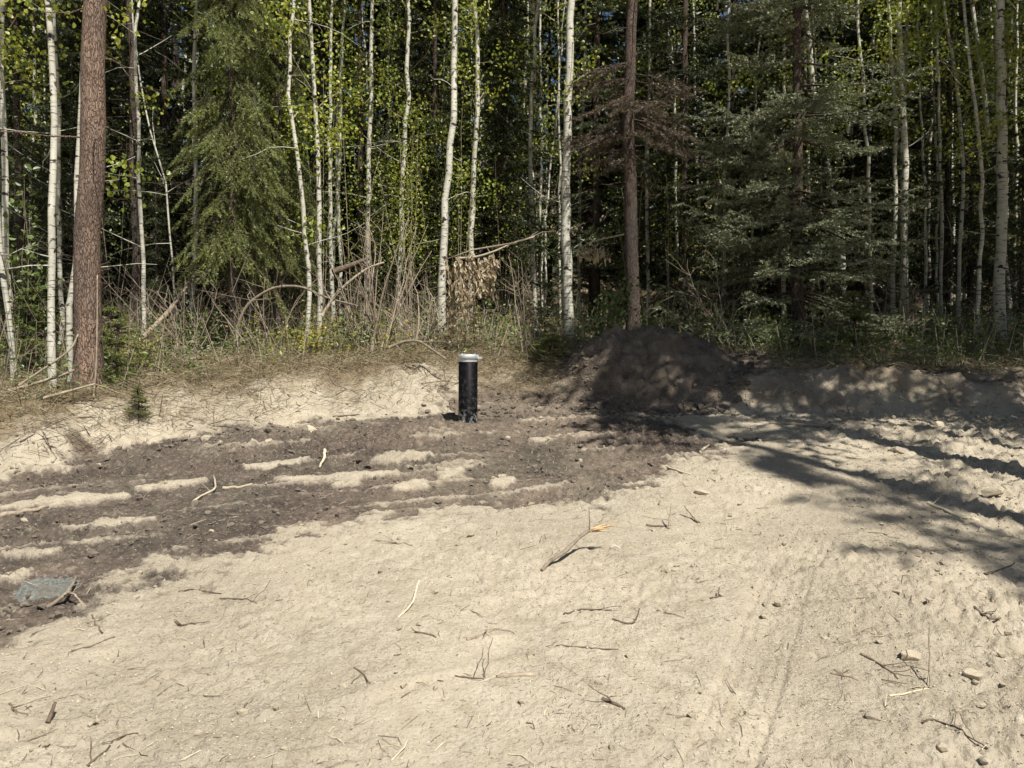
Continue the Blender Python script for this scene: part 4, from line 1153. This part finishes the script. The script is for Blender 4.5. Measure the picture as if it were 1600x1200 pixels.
def undergrowth():
    g = np.random.default_rng(91); b = MB()
    # leafy stems on the forest floor
    n = 2300
    x = g.uniform(-9, 10, n); y = toe(x) + 1.1 + 7 * g.random(n) ** 1.1
    right = x > 1.0
    h = np.where(right, g.uniform(.10, .55, n), g.uniform(.1, .6, n)) * (.6 + .6 * g.random(n))
    z = H(x, y)
    A = np.stack([x, y, z], 1); C = A + np.stack([g.normal(0, .12, n), g.normal(0, .12, n), h], 1)
    b.tubes3(A, C, .004, .002, 2)
    per = 16; ci = np.repeat(np.arange(n), per); t = g.uniform(.25, 1.05, len(ci))
    P = A[ci] + (C - A)[ci] * t[:, None] + g.normal(0, .05, (len(ci), 3))
    D = unit(g.normal(0, 1, (len(ci), 3)) * np.array([1, 1, .5]))
    s = g.uniform(.025, .055, len(ci))
    yel = (fbm(x * .8, y * .8, 2, 101) > .12)[ci] & ~right[ci]
    for m, k in ((0, ~yel), (1, yel)): b.leaves(P[k], D[k], s[k], s[k] * .55, m)
    # green blades
    n = 16000
    x = g.uniform(-8, 9, n); d = .75 + 5 * g.random(n) ** 1.3; y = toe(x) + d
    k = (g.random(n) < np.where(x > 2.2, 1.0, .35)) & (np.hypot((x - 1.7) / 1.2, (y - 8.5) / .95) > 1); x, y = x[k], y[k]; n = len(x)
    P = np.stack([x, y, H(x, y)], 1); D = unit(np.stack([g.normal(0, .45, n), g.normal(0, .45, n), np.ones(n)], 1))
    l = g.uniform(.08, .32, n)
    b.needles(P, D, l, .007, 3)
    P2 = P + D * (l * .8)[:, None]; D2 = unit(D + np.stack([g.normal(0, .8, n), g.normal(0, .8, n), np.full(n, -.9)], 1)); b.needles(P2, D2, l * .6, .005, 3)
    o = link('undergrowth', b.mesh('undergrowth', [M['shrubleaf'], M['yellowleaf'], M['deadwood'], M['grass']], False))
    tag(o, 'low leafy plants and grass covering the floor of the wood', 'undergrowth', None, 'stuff')
undergrowth()
def twig_tangle():
    g = np.random.default_rng(92); b = MB()
    n = 1400
    x = np.where(g.random(n) < .55, g.uniform(-5.5, .6, n), g.uniform(-9, 10, n)); y = toe(x) + 1.3 + 6.5 * g.random(n) ** 1.1
    k = np.hypot((x - 1.7) / 1.2, (y - 8.5) / .95) > 1; x, y = x[k], y[k]; n = len(x)
    l = g.uniform(.25, 1.3, n) * (.5 + .7 * g.random(n))
    D = unit(np.stack([g.normal(0, .55, n), g.normal(0, .4, n), np.abs(g.normal(.9, .5, n))], 1))
    A = np.stack([x, y, H(x, y)], 1); Bm = A + D * l[:, None] * .55; C = Bm + unit(D + g.normal(0, .4, (n, 3))) * l[:, None] * .45
    r = g.uniform(.0025, .0065, n)
    b.tubes3(A, Bm, r, r * .75); b.tubes3(Bm, C, r * .75, r * .3)
    E = Bm + unit(D + g.normal(0, .8, (n, 3))) * l[:, None] * .4; b.tubes3(Bm, E, r * .5, r * .2)
    o = link('brushwood', b.mesh('brushwood', M['deadwood']))
    tag(o, 'tangle of thin dead twigs standing among the undergrowth', 'brushwood', None, 'stuff')
twig_tangle()

# ------------------------------------------------------------------ single plants and fallen wood at the wood edge
def pole(name, pts, Y0, Y1, wpx, mat, label, cat='branch', twigs=0, seed=0, taper=.6, group='fallen and bent wood at the edge of the trees'):
    g = np.random.default_rng(seed + 4000)
    n = len(pts); Ys = np.linspace(Y0, Y1, n)
    P = np.array([at(px, py, Y) for (px, py), Y in zip(pts, Ys)])
    tt = np.linspace(0, 1, n * 4); t = np.linspace(0, 1, n)
    Q = np.stack([np.interp(tt, t, P[:, k]) for k in range(3)], 1)
    for _ in range(3): Q[1:-1] = (Q[:-2] + 2 * Q[1:-1] + Q[2:]) / 4
    r = wpx / 2 / F * Y0 * (1 - (1 - taper) * tt) * (1 + g.normal(0, .04, len(tt)))
    c = Q[0].copy(); b = MB(); b.tube(Q - c, r, 8)
    for _ in range(twigs):
        k = g.integers(2, len(Q)); k = min(k, len(Q) - 1); p = Q[k] - c; l = g.uniform(.1, .5)
        d = unit(unit(Q[k] - Q[k - 1]) + g.normal(0, .8, 3)); s = np.linspace(0, 1, 4)[:, None]
        b.tube(p + d * l * s + g.normal(0, .015, (4, 3)) * s, np.linspace(max(r[k] * .5, .003), .0015, 4), 4, 0, False)
    o = link(name, b.mesh(name, M[mat]), None, c)
    tag(o, label, cat, group); return o
pole('fallen_log', [(196, 560), (225, 525), (262, 490), (290, 450), (309, 424)], 8.3, 10.3, 10, 'deadwood', 'grey dead log leaning up to the right beside the brown pine', 'log', 2, 1)
pole('fallen_pole', [(0, 614), (60, 598), (110, 582), (150, 560)], 6.5, 6.7, 6, 'deadwood', 'long pale pole lying across the feet of the white aspens', 'branch', 2, 2)
pole('fallen_pole', [(30, 602), (75, 572), (112, 546), (122, 522)], 6.45, 6.6, 4, 'deadwood', 'thinner pole slanting up across the white aspens', 'branch', 1, 3)
pole('fallen_pole', [(68, 622), (105, 612), (148, 600)], 6.25, 6.3, 5, 'deadwood', 'short pole lying in front of the foot of the brown pine', 'branch', 1, 4)
pole('thin_stake', [(146, 622), (150, 580), (152, 500), (152, 430)], 6.4, 6.4, 3, 'deadwood', 'thin straight stem standing right against the front of the brown pine', 'stem', 0, 5)
pole('bent_sapling', [(370, 556), (368, 515), (385, 475), (425, 448), (470, 446), (510, 466), (560, 478)], 8.8, 8.8, 6, 'deadwood', 'bare sapling bent over in a wide arch left of the white aspens', 'sapling', 6, 6, .35)
pole('bent_branch', [(503, 494), (520, 465), (545, 440), (575, 418), (600, 410)], 8.7, 9.0, 5, 'deadwood', 'bare branch slanting up right across the feet of the white aspens', 'branch', 3, 7)
pole('curved_branch', [(608, 543), (632, 533), (655, 532), (675, 546), (698, 562)], 8.0, 7.9, 5.5, 'deadwood', 'curved bare branch arching down towards the pipe from its left', 'branch', 2, 8)
pole('dead_branch', [(712, 404), (745, 402), (775, 392), (800, 380), (835, 370)], 8.9, 9.2, 4, 'deadwood', 'thin bare branch reaching right above the withered leaves', 'branch', 5, 9)
pole('fallen_branch', [(1400, 457), (1445, 455), (1500, 455), (1570, 458), (1610, 460)], 12.4, 12.2, 6, 'darkwood', 'dark fallen branch lying level between the stems at the right', 'branch', 3, 10)
pole('dead_branch', [(1008, 488), (1035, 470), (1053, 462)], 9.6, 9.7, 3, 'deadwood', 'thin dead branch sticking up right of the pine behind the mound', 'branch', 1, 11)
pole('rotten_log', [(520, 425), (545, 416), (580, 402)], 10.4, 10.6, 10, 'darkwood', 'dark rotten log propped behind the bare shrub', 'log', 2, 12)
def bare_shrub(px, py, Y, n, hmin, hmax, spread, label, seed, wid=4):
    g = np.random.default_rng(seed); p = at(px, py, Y); z = Hs(p[0], Y)
    e = empty('bare_shrub', (p[0], Y, z))
    for i in range(n):
        b = MB()
        h = g.uniform(hmin, hmax); bx = g.normal(0, spread * .35); t = np.linspace(0, 1, 8)
        lean = g.normal(0, spread) ; crv = g.normal(0, spread * .5)
        Q = np.stack([bx + lean * t + crv * t * t, g.normal(0, .12) + g.normal(0, .25) * t, h * t - .04], 1) + g.normal(0, .012, (8, 3)) * t[:, None]
        b.tube(Q, np.linspace(wid / 2 / F * Y, .0025, 8) * g.uniform(.6, 1.2), 5)
        for _ in range(6):
            k = g.integers(2, 8); l = g.uniform(.12, .45); d = unit(np.array([g.normal(), g.normal() * .6, .9])); s = np.linspace(0, 1, 4)[:, None]
            b.tube(Q[k] + d * l * s + g.normal(0, .02, (4, 3)) * s, np.linspace(.0035, .0012, 4), 3, 0, False)
        link('stem', b.mesh('stem', M['deadwood']), e)
    tag(e, label, 'shrub', 'bare shrubs at the edge of the trees')
bare_shrub(590, 545, 8.9, 16, .9, 1.75, .28, 'tall bare shrub of many tan stems, left of the pipe', 5, 5)
bare_shrub(655, 530, 9.3, 9, .5, 1.0, .40, 'lower sprawling bare shrub beside the withered leaves', 6, 4)
bare_shrub(300, 560, 8.6, 10, .4, 1.0, .38, 'loose bare shrub right of the leaning dead log', 7, 3)
bare_shrub(430, 560, 9.0, 9, .4, 1.1, .3, 'thin bare shrub under the arching sapling', 8, 3.2)
bare_shrub(818, 545, 9.0, 4, .8, 1.3, .12, 'few thin upright stems just right of the withered leaves', 9, 3.4)
bare_shrub(1150, 540, 9.6, 7, .5, 1.2, .3, 'dim bare shrub at the left foot of the big spruce', 10, 3.2)
bare_shrub(1390, 530, 10.3, 9, .6, 1.3, .25, 'dim clump of upright stems below the grey aspen pair', 11, 3.6)
def withered(px0, px1, py0, py1, Y, n, label, seed, size=.075):
    g = np.random.default_rng(seed); c = at((px0 + px1) / 2, py0, Y)
    e = empty('withered_branch', c); b = MB(); lf = MB()
    for i in range(11):
        px = px0 + (px1 - px0) * (i + .5) / 11; tip = at(px + g.normal(0, 8), py0 + (py1 - py0) * g.uniform(.35, 1) * (1.0 if px < px0 + .55 * (px1 - px0) else .6), Y + g.normal(0, .12)) - c
        st = at(px + g.normal(0, 6), py0 + g.uniform(0, 14), Y) - c
        t = np.linspace(0, 1, 6)[:, None]; Q = st + (tip - st) * t + g.normal(0, .02, (6, 3)) * t
        b.tube(Q, np.linspace(.006, .002, 6), 4, 0, False)
        m = n // 11; s = g.uniform(.05, 1.05, m)
        P = np.stack([np.interp(s, np.linspace(0, 1, 6), Q[:, k]) for k in range(3)], 1) + g.normal(0, .03, (m, 3))
        D = unit(g.normal(0, .45, (m, 3)) + np.array([0, 0, -1]))
        l = size * g.uniform(.6, 1.2, m); lf.leaves(P, D, l, l * .42, 0)
    main = np.array([at(px1 + 30, py0 - 14, Y) - c, at((px0 + px1) / 2, py0 - 3, Y) - c, at(px0 - 5, py0 + 12, Y) - c])
    b.tube(main, [.011, .009, .005], 6)
    link('twigs', b.mesh('twigs', M['deadwood']), e); link('leaves', lf.mesh('leaves', M['brownleaf'], False), e)
    tag(e, label, 'branch', 'broken branches with withered leaves')
withered(702, 778, 393, 528, 8.7, 950, 'hanging broken branch with withered tan leaves above the pipe', 1)
withered(905, 945, 380, 430, 9.6, 110, 'withered yellowish spray in shade left of the dark brown pine', 3, .07)
def leafy_shrub(px, py, Y, h, wd, n, mat, label, seed, leaf=.06, name='leafy_shrub'):
    g = np.random.default_rng(seed); p = at(px, py, Y); z = Hs(p[0], Y)
    e = empty(name, (p[0], Y, z)); b = MB(); lf = MB()
    k = max(4, int(n / 40)) if name == 'leafy_shrub' else 3
    jit = .06 if name == 'leafy_shrub' else .15; lo = .25 if name == 'leafy_shrub' else .38
    for i in range(k):
        t = np.linspace(0, 1, 6)[:, None]; tip = np.array([g.normal(0, wd * .5), g.normal(0, wd * .4), h * g.uniform(.5, 1.05)])
        Q = tip * t + np.array([0, 0, 1]) * (t * (1 - t)) * .2 + g.normal(0, .02, (6, 3)) * t
        b.tube(Q, np.linspace(.006, .002, 6), 4, 0, False)
        m = n // k; s = np.clip(lo + (1.05 - lo) * (g.integers(0, 14, m) + g.normal(0, .28, m)) / 13, lo, 1.06) if jit > .1 else g.uniform(lo, 1.05, m)
        P = np.stack([np.interp(s, np.linspace(0, 1, 6), Q[:, q]) for q in range(3)], 1) + g.normal(0, jit, (m, 3))
        D = unit(g.normal(0, 1, (m, 3)) + np.array([0, 0, .1])); l = leaf * g.uniform(.6, 1.2, m)
        lf.leaves(P, D, l, l * .62, 0)
    link('stems', b.mesh('stems', M['deadwood']), e); link('leaves', lf.mesh('leaves', M[mat], False), e)
    tag(e, label, 'shrub', 'leafy shrubs at the edge of the trees')
leafy_shrub(40, 560, 7.6, 2.0, .45, 420, 'shrubleaf', 'tall leafy green shrub at the left edge beside the white aspens', 1, .07)
leafy_shrub(218, 572, 7.6, .38, .28, 380, 'yellowleaf', 'low yellowing shrub right of the foot of the brown pine', 2, .035)
leafy_shrub(478, 552, 8.7, .35, .35, 300, 'yellowleaf', 'low yellow-green shrub at the feet of the white aspens', 3, .05)
leafy_shrub(548, 556, 8.8, .40, .35, 320, 'shrubleaf', 'low green shrub left of the tall bare shrub', 4, .045)
leafy_shrub(310, 545, 9.0, .55, .3, 320, 'shrubleaf', 'low green shrub below the drooping fir', 5, .04)
leafy_shrub(935, 540, 9.3, .75, .35, 260, 'shrubleaf', 'dim leafy shrub left of the dark brown pine', 6, .07)
leafy_shrub(1205, 545, 9.2, .45, .45, 360, 'shrubleaf', 'dim leafy shrub under the big spruce', 7, .045)
cnt = {}
for i, px in enumerate(np.sort(np.concatenate([np.linspace(20, 1590, 30) + rng.normal(0, 16, 30), rng.uniform(395, 880, 16)]))):
    mk = [m for m in MARKS if m[0] < px][-1]; cnt[mk[1]] = cnt.get(mk[1], 0) + 1
    Y = rng.uniform(10.8, 14.5)
    leafy_shrub(px, 480, Y, rng.uniform(2.2, 4.6), rng.uniform(.35, .6), int(rng.uniform(360, 600)), 'aspenleaf' if rng.random() < .75 else 'shrubleaf',
                'leafy young aspen among the trunks, %s right of %s' % (ORD[cnt[mk[1]] - 1], mk[1]), 60 + i, .045, 'aspen_sapling')
place_conifer('fir_sapling', 'sapling', pw(178, 7.0), 7.0, .75, .4, 'little green fir sapling right against the thick brown pine', 'sapling', 'fir saplings')
place_conifer('fir_sapling', 'sapling', pw(214, 6.5), 6.5, .32, 2.4, 'tiny fir seedling in the litter right of the brown pine', 'sapling', 'fir saplings')
place_conifer('fir_sapling', 'sapling', pw(50, 7.6), 7.6, .9, 3.4, 'green fir sapling low between the white aspens at the left', 'sapling', 'fir saplings')
place_conifer('fir_sapling', 'sapling', pw(860, 8.9), 8.9, .8, 5.4, 'low bushy fir sapling at the left end of the mound', 'sapling', 'fir saplings', zs=.45)
place_conifer('fir_sapling', 'sapling', pw(1330, 9.0), 9.0, .8, 1.4, 'low fir sapling in shade at the right foot of the big spruce', 'sapling', 'fir saplings')
